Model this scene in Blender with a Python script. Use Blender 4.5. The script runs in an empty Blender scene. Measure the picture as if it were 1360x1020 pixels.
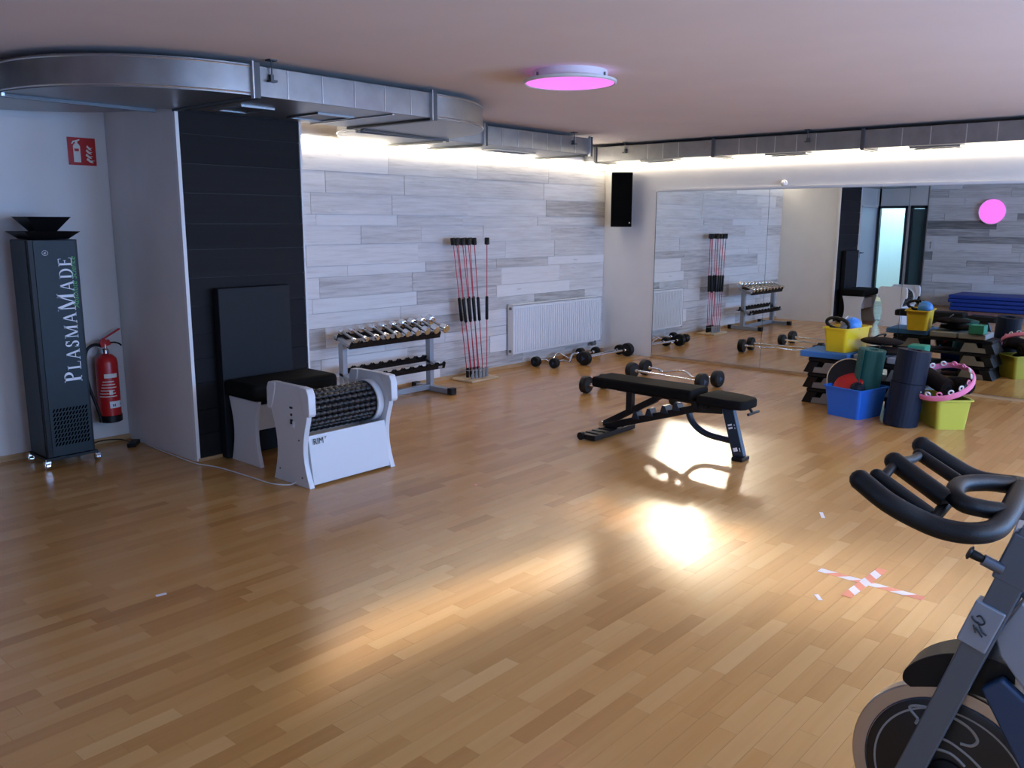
import bpy, bmesh, math, random
from math import pi, sin, cos, radians as rad
from mathutils import Vector, Matrix

S = bpy.context.scene
COL = S.collection
rnd = random.Random(7)

# ------------------------------------------------------------------ camera
F = 1141.9
yaw, pitch, roll = 0.8522, -0.1863, 0.0038
fw = Vector((sin(yaw)*cos(pitch), cos(yaw)*cos(pitch), sin(pitch)))
rt = fw.cross(Vector((0, 0, 1))).normalized(); up = rt.cross(fw)
r2 = cos(roll)*rt + sin(roll)*up; u2 = -sin(roll)*rt + cos(roll)*up
cam = bpy.data.cameras.new('camera'); camo = bpy.data.objects.new('camera', cam); COL.objects.link(camo)
m = Matrix((r2, u2, -fw)).transposed().to_4x4(); m.translation = (-9.147, -6.442, 1.65)
camo.matrix_world = m
cam.sensor_width = 36; cam.lens = F/1360*36; cam.clip_start = 0.02; cam.clip_end = 100
S.camera = camo

# ------------------------------------------------------------------ world, light, exposure
S.view_settings.view_transform = 'Standard'; S.view_settings.look = 'None'
S.view_settings.gamma = 1; S.view_settings.use_curve_mapping = False
S.view_settings.exposure = 0.0
S.cycles.max_bounces = 8; S.cycles.diffuse_bounces = 4; S.cycles.glossy_bounces = 5
S.cycles.sample_clamp_indirect = 6; S.cycles.caustics_reflective = False; S.cycles.caustics_refractive = False
W = bpy.data.worlds.new('sky'); S.world = W; W.use_nodes = True
bg = W.node_tree.nodes['Background']; bg.inputs[0].default_value = (0.45, 0.65, 1.0, 1); bg.inputs[1].default_value = 1.6

def area(name, loc, direction, sx, sy, power, color, spread=180):
    l = bpy.data.lights.new(name, 'AREA'); l.shape = 'RECTANGLE'; l.size = sx; l.size_y = sy
    l.energy = power; l.color = color; l.spread = rad(spread)
    o = bpy.data.objects.new(name, l); COL.objects.link(o); o.location = loc
    o.rotation_euler = Vector(direction).to_track_quat('-Z', 'Y').to_euler()
    return o
SKYC = (0.24, 0.49, 1.0)
# daylight through the windows of the back wall behind the camera and an added small side window
WIN = [(-7.6, 2.0), (-4.6, 2.0), (-1.7, 2.0)]
for i, (wx, ww) in enumerate(WIN):
    area('window_daylight', (wx, -8.93, 1.45), (0, 1, -0.12), ww-0.1, 1.5, [95, 190, 150][i], SKYC)
area('added_window_daylight', (-9.93, -5.5, 1.55), (1, 0.1, -0.1), 1.2, 1.1, 8, SKYC)
area('warm_fill_back', (-4.2, -8.75, 2.45), (0, 0.5, -1), 6.5, 0.12, 75, (1.0, .78, .52))  # unseen warm strip, added as fill for the room
# narrow lamps added at a back window to fill the bright floor patches
PATCHC = (1.0, 0.89, 0.68)
area('patch_fill', (-4.5, -8.9, 1.95), (-0.85, 3.95, -1.95), 0.9, 0.34, 1.7, PATCHC, 12)
area('patch_fill', (-4.7, -8.9, 2.05), (-0.42, 4.85, -2.05), 0.42, 0.34, 1.3, PATCHC, 4)
# unseen lamps added in mid-air for the sun patches, aimed down at 20 degrees
SD = Vector((-0.822, -0.457, -0.341)).normalized()  # assumed direction of the low sun thrown back by the mirror wall
def beam(cx, cy, across, along, z, power, spread):
    v = Vector((*across, 0)); x = v - SD*v.dot(SD); w = x.length; x.normalize()
    zz = -SD; y = zz.cross(x)
    l = bpy.data.lights.new('added_patch_beam', 'AREA'); l.shape = 'RECTANGLE'; l.size = w; l.size_y = along*0.341
    l.energy = power; l.color = PATCHC; l.spread = rad(spread)
    o = bpy.data.objects.new('added_patch_beam', l); COL.objects.link(o)
    mm = Matrix((x, y, zz)).transposed().to_4x4(); mm.translation = Vector((cx, cy, 0)) - SD*(z/0.341)
    o.matrix_world = mm
beam(-6.60, -3.95, (1.35, -0.18), 0.42, 1.95, 1.25, 3)
beam(-5.15, -4.05, (0.10, -0.50), 0.95, 1.95, 0.045, 4)
beam(-5.35, -5.00, (0.25, -1.10), 0.55, 1.95, 0.06, 8)
beam(-3.75, -3.75, (0.0, -1.25), 1.9, 1.30, 0.36, 3)

# ------------------------------------------------------------------ helpers
def tag(o, label=None, cat=None, group=None, kind=None):
    if label: o['label'] = label
    if cat: o['category'] = cat
    if group: o['group'] = group
    if kind: o['kind'] = kind
    return o

def thing(name, label, cat, loc=(0, 0, 0), rz=0.0, group=None):
    o = bpy.data.objects.new(name, None); COL.objects.link(o); o.empty_display_size = 0.1
    o.location = loc; o.rotation_euler = (0, 0, rz)
    return tag(o, label, cat, group)

def frame_of(d):
    d = Vector(d).normalized()
    a = Vector((0, 0, 1)) if abs(d.z) < 0.95 else Vector((1, 0, 0))
    u = d.cross(a).normalized(); v = d.cross(u).normalized()
    return u, v

class MB:
    def __init__(s): s.v = []; s.f = []; s.sm = []
    def add(s, vs, fs, smooth=False):
        n = len(s.v); s.v += [tuple(v) for v in vs]
        for f in fs: s.f.append(tuple(i+n for i in f)); s.sm.append(smooth)
        return s
    def box(s, c, d, rot=None, taper=(1, 1)):
        R = rot if rot is not None else Matrix.Identity(3)
        vs = []
        for z in (-.5, .5):
            t = taper if z > 0 else (1, 1)
            for x, y in ((-.5, -.5), (.5, -.5), (.5, .5), (-.5, .5)):
                vs.append(Vector(c) + R @ Vector((x*d[0]*t[0], y*d[1]*t[1], z*d[2])))
        return s.add(vs, [(3, 2, 1, 0), (4, 5, 6, 7), (0, 1, 5, 4), (1, 2, 6, 5), (2, 3, 7, 6), (3, 0, 4, 7)])
    def bar(s, p0, p1, w, h, upv=(0, 0, 1)):
        p0, p1 = Vector(p0), Vector(p1); d = (p1-p0); L = d.length; d.normalize()
        u = d.cross(Vector(upv))
        if u.length < 1e-4: u = d.cross(Vector((1, 0, 0)))
        u.normalize(); v = u.cross(d)
        R = Matrix((d, u, v)).transposed()
        return s.box((p0+p1)/2, (L, w, h), R)
    def tube(s, pts, r, n=12, closed=False):
        pts = [Vector(p) for p in pts]; N = len(pts)
        rs = r if isinstance(r, (list, tuple)) else [r]*N
        vs = []; fs = []
        t0 = (pts[1]-pts[0]).normalized(); u, _ = frame_of(t0)
        for i, p in enumerate(pts):
            if closed: t = (pts[(i+1) % N]-pts[i-1]).normalized()
            elif i == 0: t = t0
            elif i == N-1: t = (pts[-1]-pts[-2]).normalized()
            else: t = (pts[i+1]-pts[i-1]).normalized()
            u = (u - t*u.dot(t)).normalized(); v = t.cross(u)
            for k in range(n):
                a = 2*pi*k/n; vs.append(p + (u*cos(a)+v*sin(a))*rs[i])
        M_ = N if closed else N-1
        for i in range(M_):
            j = (i+1) % N
            for k in range(n):
                l = (k+1) % n; fs.append((i*n+k, i*n+l, j*n+l, j*n+k))
        s.add(vs, fs, True)
        if not closed:
            s.add(vs[:n], [tuple(range(n-1, -1, -1))]); s.add(vs[-n:], [tuple(range(n))])
        return s
    def cyl(s, p0, p1, r0, r1=None, n=20):
        return s.tube([p0, p1], [r0, r0 if r1 is None else r1], n)
    def lathe(s, prof, c=(0, 0, 0), axis=(0, 0, 1), n=24, smooth=True, ring=False):
        if ring: prof = list(prof)+[prof[0]]
        ax = Vector(axis).normalized(); u, v = frame_of(ax); c = Vector(c)
        if u.cross(v).dot(ax) < 0: v = -v
        vs = []; fs = []
        for r, h in prof:
            for k in range(n):
                a = 2*pi*k/n; vs.append(c + ax*h + (u*cos(a)+v*sin(a))*max(r, 1e-4))
        for i in range(len(prof)-1):
            for k in range(n):
                l = (k+1) % n; fs.append((i*n+k, i*n+l, (i+1)*n+l, (i+1)*n+k))
        s.add(vs, fs, smooth)
        if prof[0][0] > 1e-3 and not ring and prof[0] != prof[-1]: s.add(vs[:n], [tuple(range(n-1, -1, -1))])
        if prof[-1][0] > 1e-3 and not ring and prof[0] != prof[-1]: s.add(vs[-n:], [tuple(range(n))])
        return s
    def prism(s, poly, off, fn):
        """poly of 2d points, extruded between off[0] and off[1]; fn maps (a, b, t) to xyz"""
        n = len(poly)
        vs = [fn(a, b, off[0]) for a, b in poly] + [fn(a, b, off[1]) for a, b in poly]
        fs = [tuple(range(n-1, -1, -1)), tuple(range(n, 2*n))] + [(i, (i+1) % n, n+(i+1) % n, n+i) for i in range(n)]
        return s.add(vs, fs)
    def sphere(s, c, r, n=16, sc=(1, 1, 1)):
        prof = [(sin(pi*i/(n//2)), -cos(pi*i/(n//2))) for i in range(n//2+1)]
        vs = []; fs = []
        for a, h in prof:
            for k in range(n):
                t = 2*pi*k/n
                vs.append(Vector(c)+Vector((cos(t)*max(a, 1e-3)*r*sc[0], sin(t)*max(a, 1e-3)*r*sc[1], h*r*sc[2])))
        for i in range(len(prof)-1):
            for k in range(n):
                l = (k+1) % n; fs.append((i*n+k, i*n+l, (i+1)*n+l, (i+1)*n+k))
        return s.add(vs, fs, True)
    def build(s, name, mat, parent=None, bevel=0, seg=2, tone=None, smooth_all=False, sub=0, kind=None, label=None):
        me = bpy.data.meshes.new(name); me.from_pydata(s.v, [], s.f)
        me.polygons.foreach_set('use_smooth', [True]*len(s.f) if (smooth_all or bevel) else s.sm)
        bm = bmesh.new(); bm.from_mesh(me)
        bmesh.ops.recalc_face_normals(bm, faces=bm.faces); bm.to_mesh(me); bm.free()
        if any(s.sm) and not bevel and not smooth_all and len(s.f) > 12: me.set_sharp_from_angle(angle=rad(38))
        if tone is not None:
            a = me.attributes.new('tone', 'FLOAT', 'FACE')
            a.data.foreach_set('value', tone if isinstance(tone, list) else [tone]*len(s.f))
        me.materials.append(mat)
        o = bpy.data.objects.new(name, me); COL.objects.link(o)
        if parent: o.parent = parent
        if bevel:
            b = o.modifiers.new('bevel', 'BEVEL'); b.width = bevel; b.segments = seg; b.limit_method = 'ANGLE'; b.angle_limit = rad(35)
            b.harden_normals = True
        if sub:
            q = o.modifiers.new('sub', 'SUBSURF'); q.levels = sub; q.render_levels = sub
        if kind: o['kind'] = kind
        if label: o['label'] = label
        return o

def copy_tree(o, parent=None):
    c = o.copy(); COL.objects.link(c)
    if parent: c.parent = parent
    for ch in [x for x in o.children]: copy_tree(ch, c)
    return c

def smoothpts(pts, k=6):
    P = [Vector(p) for p in pts]; out = []
    for i in range(len(P)-1):
        p0 = P[max(i-1, 0)]; p1 = P[i]; p2 = P[i+1]; p3 = P[min(i+2, len(P)-1)]
        for j in range(k):
            t = j/k
            out.append(0.5*((2*p1)+(-p0+p2)*t+(2*p0-5*p1+4*p2-p3)*t*t+(-p0+3*p1-3*p2+p3)*t**3))
    out.append(P[-1]); return out

def rotx(a): return Matrix.Rotation(a, 3, 'X')
def roty(a): return Matrix.Rotation(a, 3, 'Y')
def rotz(a): return Matrix.Rotation(a, 3, 'Z')

# ------------------------------------------------------------------ materials
def mat(name, color, rough=0.5, metal=0.0, var=0.0, scale=20, stretch=(1, 1, 1), bump=0.0, emit=None, strength=0, spec=0.5, coat=0, roughvar=0):
    M = bpy.data.materials.new(name); M.use_nodes = True; nt = M.node_tree; b = nt.nodes['Principled BSDF']
    b.inputs['Base Color'].default_value = (*color, 1); b.inputs['Roughness'].default_value = rough
    b.inputs['Metallic'].default_value = metal; b.inputs['Specular IOR Level'].default_value = spec
    b.inputs['Coat Weight'].default_value = coat; b.inputs['Coat Roughness'].default_value = 0.1
    if emit: b.inputs['Emission Color'].default_value = (*emit, 1); b.inputs['Emission Strength'].default_value = strength
    if var or bump or roughvar:
        tc = nt.nodes.new('ShaderNodeTexCoord'); mp = nt.nodes.new('ShaderNodeMapping'); mp.inputs['Scale'].default_value = stretch
        nz = nt.nodes.new('ShaderNodeTexNoise'); nz.inputs['Scale'].default_value = scale; nz.inputs['Detail'].default_value = 5
        nt.links.new(tc.outputs['Object'], mp.inputs[0]); nt.links.new(mp.outputs[0], nz.inputs['Vector'])
        if var:
            cr = nt.nodes.new('ShaderNodeValToRGB')
            cr.color_ramp.elements[0].position = 0.3; cr.color_ramp.elements[1].position = 0.7
            cr.color_ramp.elements[0].color = (*[c*(1-var) for c in color], 1)
            cr.color_ramp.elements[1].color = (*[min(1, c*(1+var)) for c in color], 1)
            nt.links.new(nz.outputs['Fac'], cr.inputs[0]); nt.links.new(cr.outputs[0], b.inputs['Base Color'])
        if roughvar:
            mr = nt.nodes.new('ShaderNodeMapRange'); mr.inputs['To Min'].default_value = rough-roughvar; mr.inputs['To Max'].default_value = rough+roughvar
            nt.links.new(nz.outputs['Fac'], mr.inputs[0]); nt.links.new(mr.outputs[0], b.inputs['Roughness'])
        if bump:
            bp = nt.nodes.new('ShaderNodeBump'); bp.inputs['Strength'].default_value = bump; bp.inputs['Distance'].default_value = 0.01
            nt.links.new(nz.outputs['Fac'], bp.inputs['Height']); nt.links.new(bp.outputs[0], b.inputs['Normal'])
    return M

def wood(name, stops, stretch, scale=1.0, rough=0.5, bump=0.1, grain=0.5, spec=0.5, knots=None, coat=0):
    """colour from the per-piece 'tone' attribute, streaked along the grain"""
    M = bpy.data.materials.new(name); M.use_nodes = True; nt = M.node_tree; N = nt.nodes; L = nt.links; b = N['Principled BSDF']
    b.inputs['Roughness'].default_value = rough; b.inputs['Specular IOR Level'].default_value = spec
    b.inputs['Coat Weight'].default_value = coat; b.inputs['Coat Roughness'].default_value = 0.16
    at = N.new('ShaderNodeAttribute'); at.attribute_name = 'tone'
    tc = N.new('ShaderNodeTexCoord'); mp = N.new('ShaderNodeMapping'); mp.inputs['Scale'].default_value = stretch
    L.new(tc.outputs['Object'], mp.inputs[0])
    mw = N.new('ShaderNodeMath'); mw.operation = 'MULTIPLY'; mw.inputs[1].default_value = 53.0; L.new(at.outputs['Fac'], mw.inputs[0])
    nz = N.new('ShaderNodeTexNoise'); nz.noise_dimensions = '4D'; nz.inputs['Scale'].default_value = scale; nz.inputs['Detail'].default_value = 6; nz.inputs['Roughness'].default_value = 0.62
    L.new(mp.outputs[0], nz.inputs['Vector']); L.new(mw.outputs[0], nz.inputs['W'])
    # fac = tone + (noise-.5)*grain
    a = N.new('ShaderNodeMath'); a.operation = 'SUBTRACT'; a.inputs[1].default_value = 0.5; L.new(nz.outputs['Fac'], a.inputs[0])
    c = N.new('ShaderNodeMath'); c.operation = 'MULTIPLY_ADD'; c.inputs[1].default_value = grain*2; L.new(a.outputs[0], c.inputs[0]); L.new(at.outputs['Fac'], c.inputs[2])
    cr = N.new('ShaderNodeValToRGB'); e = cr.color_ramp.elements
    e[0].position = stops[0][0]; e[0].color = (*stops[0][1], 1); e[1].position = stops[-1][0]; e[1].color = (*stops[-1][1], 1)
    for p, k in stops[1:-1]: q = e.new(p); q.color = (*k, 1)
    L.new(c.outputs[0], cr.inputs[0])
    out = cr.outputs[0]
    if knots:
        n2 = N.new('ShaderNodeTexNoise'); n2.noise_dimensions = '4D'; n2.inputs['Scale'].default_value = knots[0]; n2.inputs['Detail'].default_value = 4
        mp2 = N.new('ShaderNodeMapping'); mp2.inputs['Scale'].default_value = knots[1]
        L.new(tc.outputs['Object'], mp2.inputs[0]); L.new(mp2.outputs[0], n2.inputs['Vector']); L.new(mw.outputs[0], n2.inputs['W'])
        r = N.new('ShaderNodeMapRange'); r.inputs['From Min'].default_value = knots[2]; r.inputs['From Max'].default_value = knots[2]+0.12; r.inputs['To Max'].default_value = 0.7
        L.new(n2.outputs['Fac'], r.inputs[0])
        mx = N.new('ShaderNodeMix'); mx.data_type = 'RGBA'; L.new(r.outputs[0], mx.inputs['Factor']); L.new(out, mx.inputs['A']); mx.inputs['B'].default_value = (*knots[3], 1)
        out = mx.outputs['Result']
    L.new(out, b.inputs['Base Color'])
    bp = N.new('ShaderNodeBump'); bp.inputs['Strength'].default_value = bump; bp.inputs['Distance'].default_value = 0.004
    L.new(nz.outputs['Fac'], bp.inputs['Height']); L.new(bp.outputs[0], b.inputs['Normal'])
    return M

FLOORM = wood('beech_parquet', [(0.0, (.40, .178, .048)), (0.5, (.55, .282, .086)), (1.0, (.65, .375, .140))], (1.1, 26, 1), 1.0, rough=0.23, bump=0.04, grain=0.24, spec=0.5)
PLANKM = wood('whitewashed_plank', [(0.0, (.20, .195, .19)), (0.25, (.42, .40, .385)), (0.5, (.66, .64, .62)), (0.75, (.80, .785, .77)), (1.0, (.86, .85, .84))], (2.4, 2.4, 38), 1.0, rough=0.7, bump=0.4, grain=0.52, spec=0.25,
              knots=(1.0, (2.6, 2.6, 11), 0.66, (.27, .25, .23)))
DARKM = wood('dark_stained_plank', [(0.0, (.005, .005, .006)), (1.0, (.013, .013, .014))], (1.4, 1.4, 24), 1.0, rough=0.7, bump=0.25, grain=0.5, spec=0.2)
WHITE = mat('white_wall_paint', (.74, .72, .70), 0.75, var=0.03, scale=3, bump=0.03)
CEILM = mat('ceiling_paint', (.88, .77, .72), 0.85, var=0.02, scale=2)
TRIMW = mat('white_trim_paint', (.80, .79, .78), 0.5)
PINE = mat('pine_skirting', (.50, .31, .15), 0.45, var=0.15, scale=4, stretch=(1, 1, 12))
GAPM = mat('dark_joint', (.16, .085, .04), 0.9)
PGAP = mat('grey_joint', (.10, .10, .10), 0.9)
MIRROR = mat('mirror_glass', (.84, .87, .86), 0.0, 1.0)
MEDGE = mat('mirror_edge', (.10, .14, .13), 0.3)
GALV = mat('galvanised_steel', (.29, .295, .30), 0.36, 0.9, var=0.10, scale=9, roughvar=0.07)
GALVD = mat('dark_steel_bracket', (.08, .085, .09), 0.45, 0.6)
GALVL = mat('bright_steel_edge', (.62, .63, .64), 0.3, 0.9)
BLACK = mat('black_plastic', (.004, .004, .0045), 0.45, spec=0.3, bump=0.02, scale=200)
BLACKG = mat('black_satin_lacquer', (.004, .005, .006), 0.45, spec=0.25)
RUBBER = mat('black_rubber', (.005, .005, .0055), 0.5, spec=0.3)
LEATH = mat('black_vinyl', (.005, .0048, .0045), 0.75, spec=0.12, bump=0.08, scale=160)
FOAM = mat('black_foam_grip', (.003, .003, .004), 0.5, spec=0.3, bump=0.12, scale=300)
CHROME = mat('chrome', (.78, .78, .78), 0.13, 1.0)
STEELG = mat('silver_grey_powdercoat', (.33, .36, .40), 0.38, 0.35)
WLAM = mat('white_laminate', (.68, .70, .72), 0.35)
RED = mat('red_lacquer', (.50, .015, .015), 0.3)
REDROD = mat('red_fibreglass_rod', (.52, .02, .05), 0.35)
ANTH = mat('anthracite_panel', (.013, .026, .034), 0.5, spec=0.3)
BOARDM = mat('black_padded_vinyl', (.006, .008, .011), 0.6, spec=0.25)
BENCHB = mat('blue_black_powdercoat', (.014, .026, .045), 0.35, 0.2)
BENCHK = mat('black_powdercoat', (.004, .0045, .006), 0.4, spec=0.35)
YELLOW = mat('yellow_plastic', (.82, .56, .015), 0.35)
LIME = mat('lime_yellow_plastic', (.50, .49, .06), 0.35)
BLUEP = mat('blue_plastic', (.012, .14, .62), 0.28)
BLUET = mat('blue_foam_pad', (.035, .17, .46), 0.6)
BLUEB = mat('blue_ball_vinyl', (.05, .25, .72), 0.35)
NAVY = mat('navy_foam_mat', (.004, .008, .020), 0.55, spec=0.25, bump=0.05, scale=80)
GREENM = mat('dark_green_mat', (.008, .095, .085), 0.6, bump=0.05, scale=120)
PINK = mat('pink_plastic', (.80, .22, .38), 0.35)
GREYP = mat('grey_plastic', (.16, .165, .165), 0.5)
RISER = mat('light_grey_plastic', (.27, .28, .275), 0.5)
GREYF = mat('grey_foam', (.28, .29, .30), 0.8)
MATBLUE = mat('royal_blue_mat', (.008, .045, .30), 0.5)
RADW = mat('radiator_enamel', (.80, .82, .84), 0.3)
SPEAKERM = mat('black_speaker_grille', (.002, .002, .002), 0.9, spec=0.05, bump=0.3, scale=400)
WPLAS = mat('white_plastic', (.72, .72, .72), 0.4)
CLOTHD = mat('dark_brown_foam', (.012, .008, .007), 0.85, spec=0.1, bump=0.4, scale=60)
BIKEG = mat('steel_blue_grey_lacquer', (.12, .145, .18), 0.32, 0.5)
BIKEL = mat('light_grey_lacquer', (.28, .32, .38), 0.35, 0.3)
BIKEN = mat('dark_blue_guard', (.018, .045, .10), 0.35)
FLYR = mat('brushed_steel_rim', (.50, .46, .42), 0.28, 1.0)
FLYK = mat('black_flywheel_disc', (.010, .010, .011), 0.35)
GREYL = mat('grey_print', (.34, .32, .31), 0.5)
WPRINT = mat('white_print', (.82, .84, .88), 0.5)
GPRINT = mat('green_print', (.08, .36, .09), 0.5)
BPRINT = mat('black_print', (.01, .01, .012), 0.5)
CREAM = mat('cream_print', (.80, .76, .68), 0.5)
TAPER = mat('salmon_red_tape', (.72, .25, .15), 0.4)
TAPEW = mat('white_tape', (.80, .74, .74), 0.4)
LED = mat('led_tape', (1, 1, 1), 0.5, emit=(1.0, .87, .67), strength=62)
PINKL = mat('pink_lit_diffuser', (.15, .08, .15), 0.5, emit=(1.0, .20, .92), strength=1.15)
GLASS = mat('window_glass', (1, 1, 1), 0.0); GLASS.node_tree.nodes['Principled BSDF'].inputs['Transmission Weight'].default_value = 1
DGLASS = mat('grey_green_glass', (.05, .10, .10), 0.08)
FRAMEK = mat('dark_frame', (.012, .016, .022), 0.4)
HALLM = mat('corridor_paint', (.62, .78, .82), 0.7)
DOORW = mat('door_leaf_paint', (.62, .66, .74), 0.4)
WOODB = mat('birch_plywood', (.62, .46, .27), 0.5, var=0.1, scale=3, stretch=(1, 12, 1))

CEIL = 2.57
# ------------------------------------------------------------------ the shell
st = lambda o: tag(o, kind='structure')
floor = st(MB().box((-5.0, -4.5, -0.06), (10.2, 9.2, 0.10)).build('floor', GAPM))
# parquet: strips of beech running along x, each its own tone
rows = []
y = -9.0; SW = 0.0695
camp = Vector((-9.147, -6.442, 0))
strips = []
while y < 0.0:
    x = -10.0 - rnd.random()*0.4
    while x < 0.0:
        L = rnd.uniform(0.26, 0.56)
        x0, x1 = max(x, -10.0), min(x+L, 0.0)
        if x1-x0 > 0.03:
            strips.append((x0, x1, y, min(y+SW, -0.001), min(1, max(0, rnd.gauss(0.5, 0.15)))))
        x += L
    y += SW
def in_view(sx, sy):
    d = Vector((sx, sy, 0)) - Vector((-9.147, -6.442, 1.65))
    c = Vector((d.dot(r2), d.dot(u2), d.dot(fw)))
    if c.z < 0.3: return False
    u = 680+F*c.x/c.z; v = 510-F*c.y/c.z
    return -10 < u < 1370 and v < 1040
def strip_mb(mb, s, dz=0.0):
    g = 0.0004; x0, x1, y0, y1, t = s
    zt = 0.0 - (0.0002*(t))
    X0, X1, Y0, Y1 = x0+g, x1-g, y0+g, y1-g
    mb.add([(X0, Y0, -0.008), (X1, Y0, -0.008), (X1, Y1, -0.008), (X0, Y1, -0.008), (X0, Y0, zt), (X1, Y0, zt), (X1, Y1, zt), (X0, Y1, zt)],
           [(4, 5, 6, 7), (0, 1, 5, 4), (1, 2, 6, 5), (2, 3, 7, 6), (3, 0, 4, 7), (3, 2, 1, 0)])
strips.sort(key=lambda s: ((s[0]+s[1])/2-camp.x)**2+((s[2]+s[3])/2-camp.y)**2 + (0 if in_view((s[0]+s[1])/2, (s[2]+s[3])/2) else 1000))
rest = MB(); tones = []
for i, s in enumerate(strips):
    if i < 300:
        mb = MB(); strip_mb(mb, s); mb.build('parquet_strip', FLOORM, floor, tone=s[4])
    else:
        strip_mb(rest, s); tones += [s[4]]*6
rest.build('parquet_strips', FLOORM, floor, tone=tones, kind='stuff')

ceiling = st(MB().box((-5.0, -4.5, CEIL+0.05), (10.2, 9.2, 0.10)).build('ceiling', CEILM))
# left long wall (plank wall, recess), right wall with the mirrors
wall_left = st(MB().box((-5.0, 0.07, CEIL/2-0.01), (10.2, 0.10, CEIL+0.02)).build('wall_left', WHITE))
wall_right = st(MB().box((0.05, -4.45, CEIL/2-0.01), (0.10, 9.2, CEIL+0.02)).build('wall_right', WHITE))
def wall_planks(base, axis, a0, a1, z0, z1, plane, mat_, hs, ls, nrm, meant, spread, fixed=None):
    z = z0; k = 0
    while z < z1-0.02:
        h = min(rnd.choice(hs), z1-z)
        if z1-z-h < 0.05: h = z1-z
        a = a0 - (rnd.random()*ls[0] if not fixed else 0)
        while a < a1-0.01:
            L = rnd.uniform(*ls); p, q = max(a, a0), min(a+L, a1)
            if a1-q < 0.12: q = a1; L = 99
            if q-p > 0.04:
                d = 0.012+rnd.random()*0.007
                t = min(1, max(0.02, rnd.gauss(meant, spread)))
                c = (p+q)/2; g = 0.0045
                if axis == 'x': mb = MB().box((c, plane+nrm*d/2, z+h/2), (q-p-g, d, h-g))
                else: mb = MB().box((plane+nrm*d/2, c, z+h/2), (d, q-p-g, h-g))
                mb.build('plank', mat_, base, tone=t)
            a += L
        z += h
PX = -5.285
wall_planks(wall_left, 'x', PX, -0.003, 0.02, 2.335, 0.018, PLANKM, [0.10, 0.135, 0.17, 0.19], (0.7, 1.35), -1, 0.64, 0.15)
st(MB().box((-2.64, -0.005, 0.02), (5.28, 0.018, 0.04)).build('baseboard_left', PINE))
st(MB().box((-8.1, 0.010, 0.02), (3.8, 0.014, 0.04)).build('baseboard_recess', PINE))
# column: white sides, dark plank face
column = st(MB().box(((-6.24+PX)/2, -0.48, CEIL/2), (6.24+PX, 0.985, CEIL)).build('wall_column', WHITE))
MB().box(((-6.215+PX-0.004)/2, -0.975, CEIL/2), (0.92, 0.006, CEIL-0.02)).build('backing', BLACK, column)
wall_planks(column, 'x', -6.215, PX-0.004, 0.02, CEIL-0.01, -0.978, DARKM, [0.17, 0.19, 0.2], (2, 3), -1, 0.5, 0.25, True)
st(MB().box((-6.229, -0.984, CEIL/2), (0.024, 0.030, CEIL-0.01)).build('trim_column_left', TRIMW))
st(MB().box((PX+0.004, -0.983, CEIL/2), (0.016, 0.034, CEIL-0.01)).build('trim_column_right', TRIMW))
st(MB().box((-5.75, -1.000, 0.012), (0.96, 0.016, 0.022)).build('baseboard_column', PINE))
# far wall opposite the mirrors: glazed door bay, planks
st(MB().box((-10.05, -0.02, 1.3), (0.10, 0.10, 2.6)).build('wall_opposite', WHITE))
st(MB().box((-10.05, -2.905, CEIL/2), (0.10, 3.81, CEIL)).build('wall_opposite_long', WHITE))
st(MB().box((-10.05, -7.61, CEIL/2), (0.10, 2.82, CEIL)).build('wall_opposite_end', WHITE))
st(MB().box((-10.05, -5.505, 0.45), (0.10, 1.39, 0.90)).build('wall_opposite_sill', WHITE))
st(MB().box((-10.05, -5.505, 2.40), (0.10, 1.39, 0.34)).build('wall_opposite_lintel', WHITE))
w4 = MB()  # side window out of view, added to let in light
for yy in (-4.84, -6.17): w4.box((-10.04, yy, 1.565), (0.06, 0.06, 1.33))
for zz in (0.93, 2.20): w4.box((-10.04, -5.505, zz), (0.06, 1.39, 0.06))
w4 = st(w4.build('window_4', TRIMW)); MB().box((-10.04, -5.505, 1.565), (0.01, 1.27, 1.21)).build('pane', GLASS, w4)
st(MB().box((-10.05, -0.52, 2.29), (0.10, 0.98, 0.56)).build('wall_opposite_header', WHITE))
st(MB().box((-10.05, -0.655, 1.0), (0.10, 0.06, 2.02)).build('wall_opposite_post', WHITE))
wo = bpy.data.objects['wall_opposite_long']
wall_planks(wo, 'y', -4.78, -1.03, 0.02, CEIL-0.005, -10.0, PLANKM, [0.11, 0.14, 0.17], (0.9, 1.6), 1, 0.55, 0.15)
# door bay: open clear bay and a dark glazed one
dr = st(MB().box((-10.03, -0.05, 1.0), (0.10, 0.05, 2.0)).box((-10.03, -0.60, 1.0), (0.10, 0.05, 2.0)).box((-10.03, -0.325, 1.985), (0.10, 0.60, 0.05)).build('door_1', FRAMEK))
MB().box((-10.03, -0.325, 0.98), (0.012, 0.50, 1.94)).build('pane', GLASS, dr)
MB().box((-10.9, -1.16, 1.2), (0.9, 0.06, 2.3)).build('shelf_panel', GREYF, dr)
d2_ = st(MB().box((-10.03, -0.705, 1.0), (0.10, 0.045, 2.0)).box((-10.03, -0.985, 1.0), (0.10, 0.05, 2.0)).box((-10.03, -0.845, 1.985), (0.10, 0.32, 0.06)).build('door_2', FRAMEK))
MB().box((-10.03, -0.845, 0.98), (0.012, 0.24, 1.94)).build('pane', DGLASS, d2_)
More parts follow.
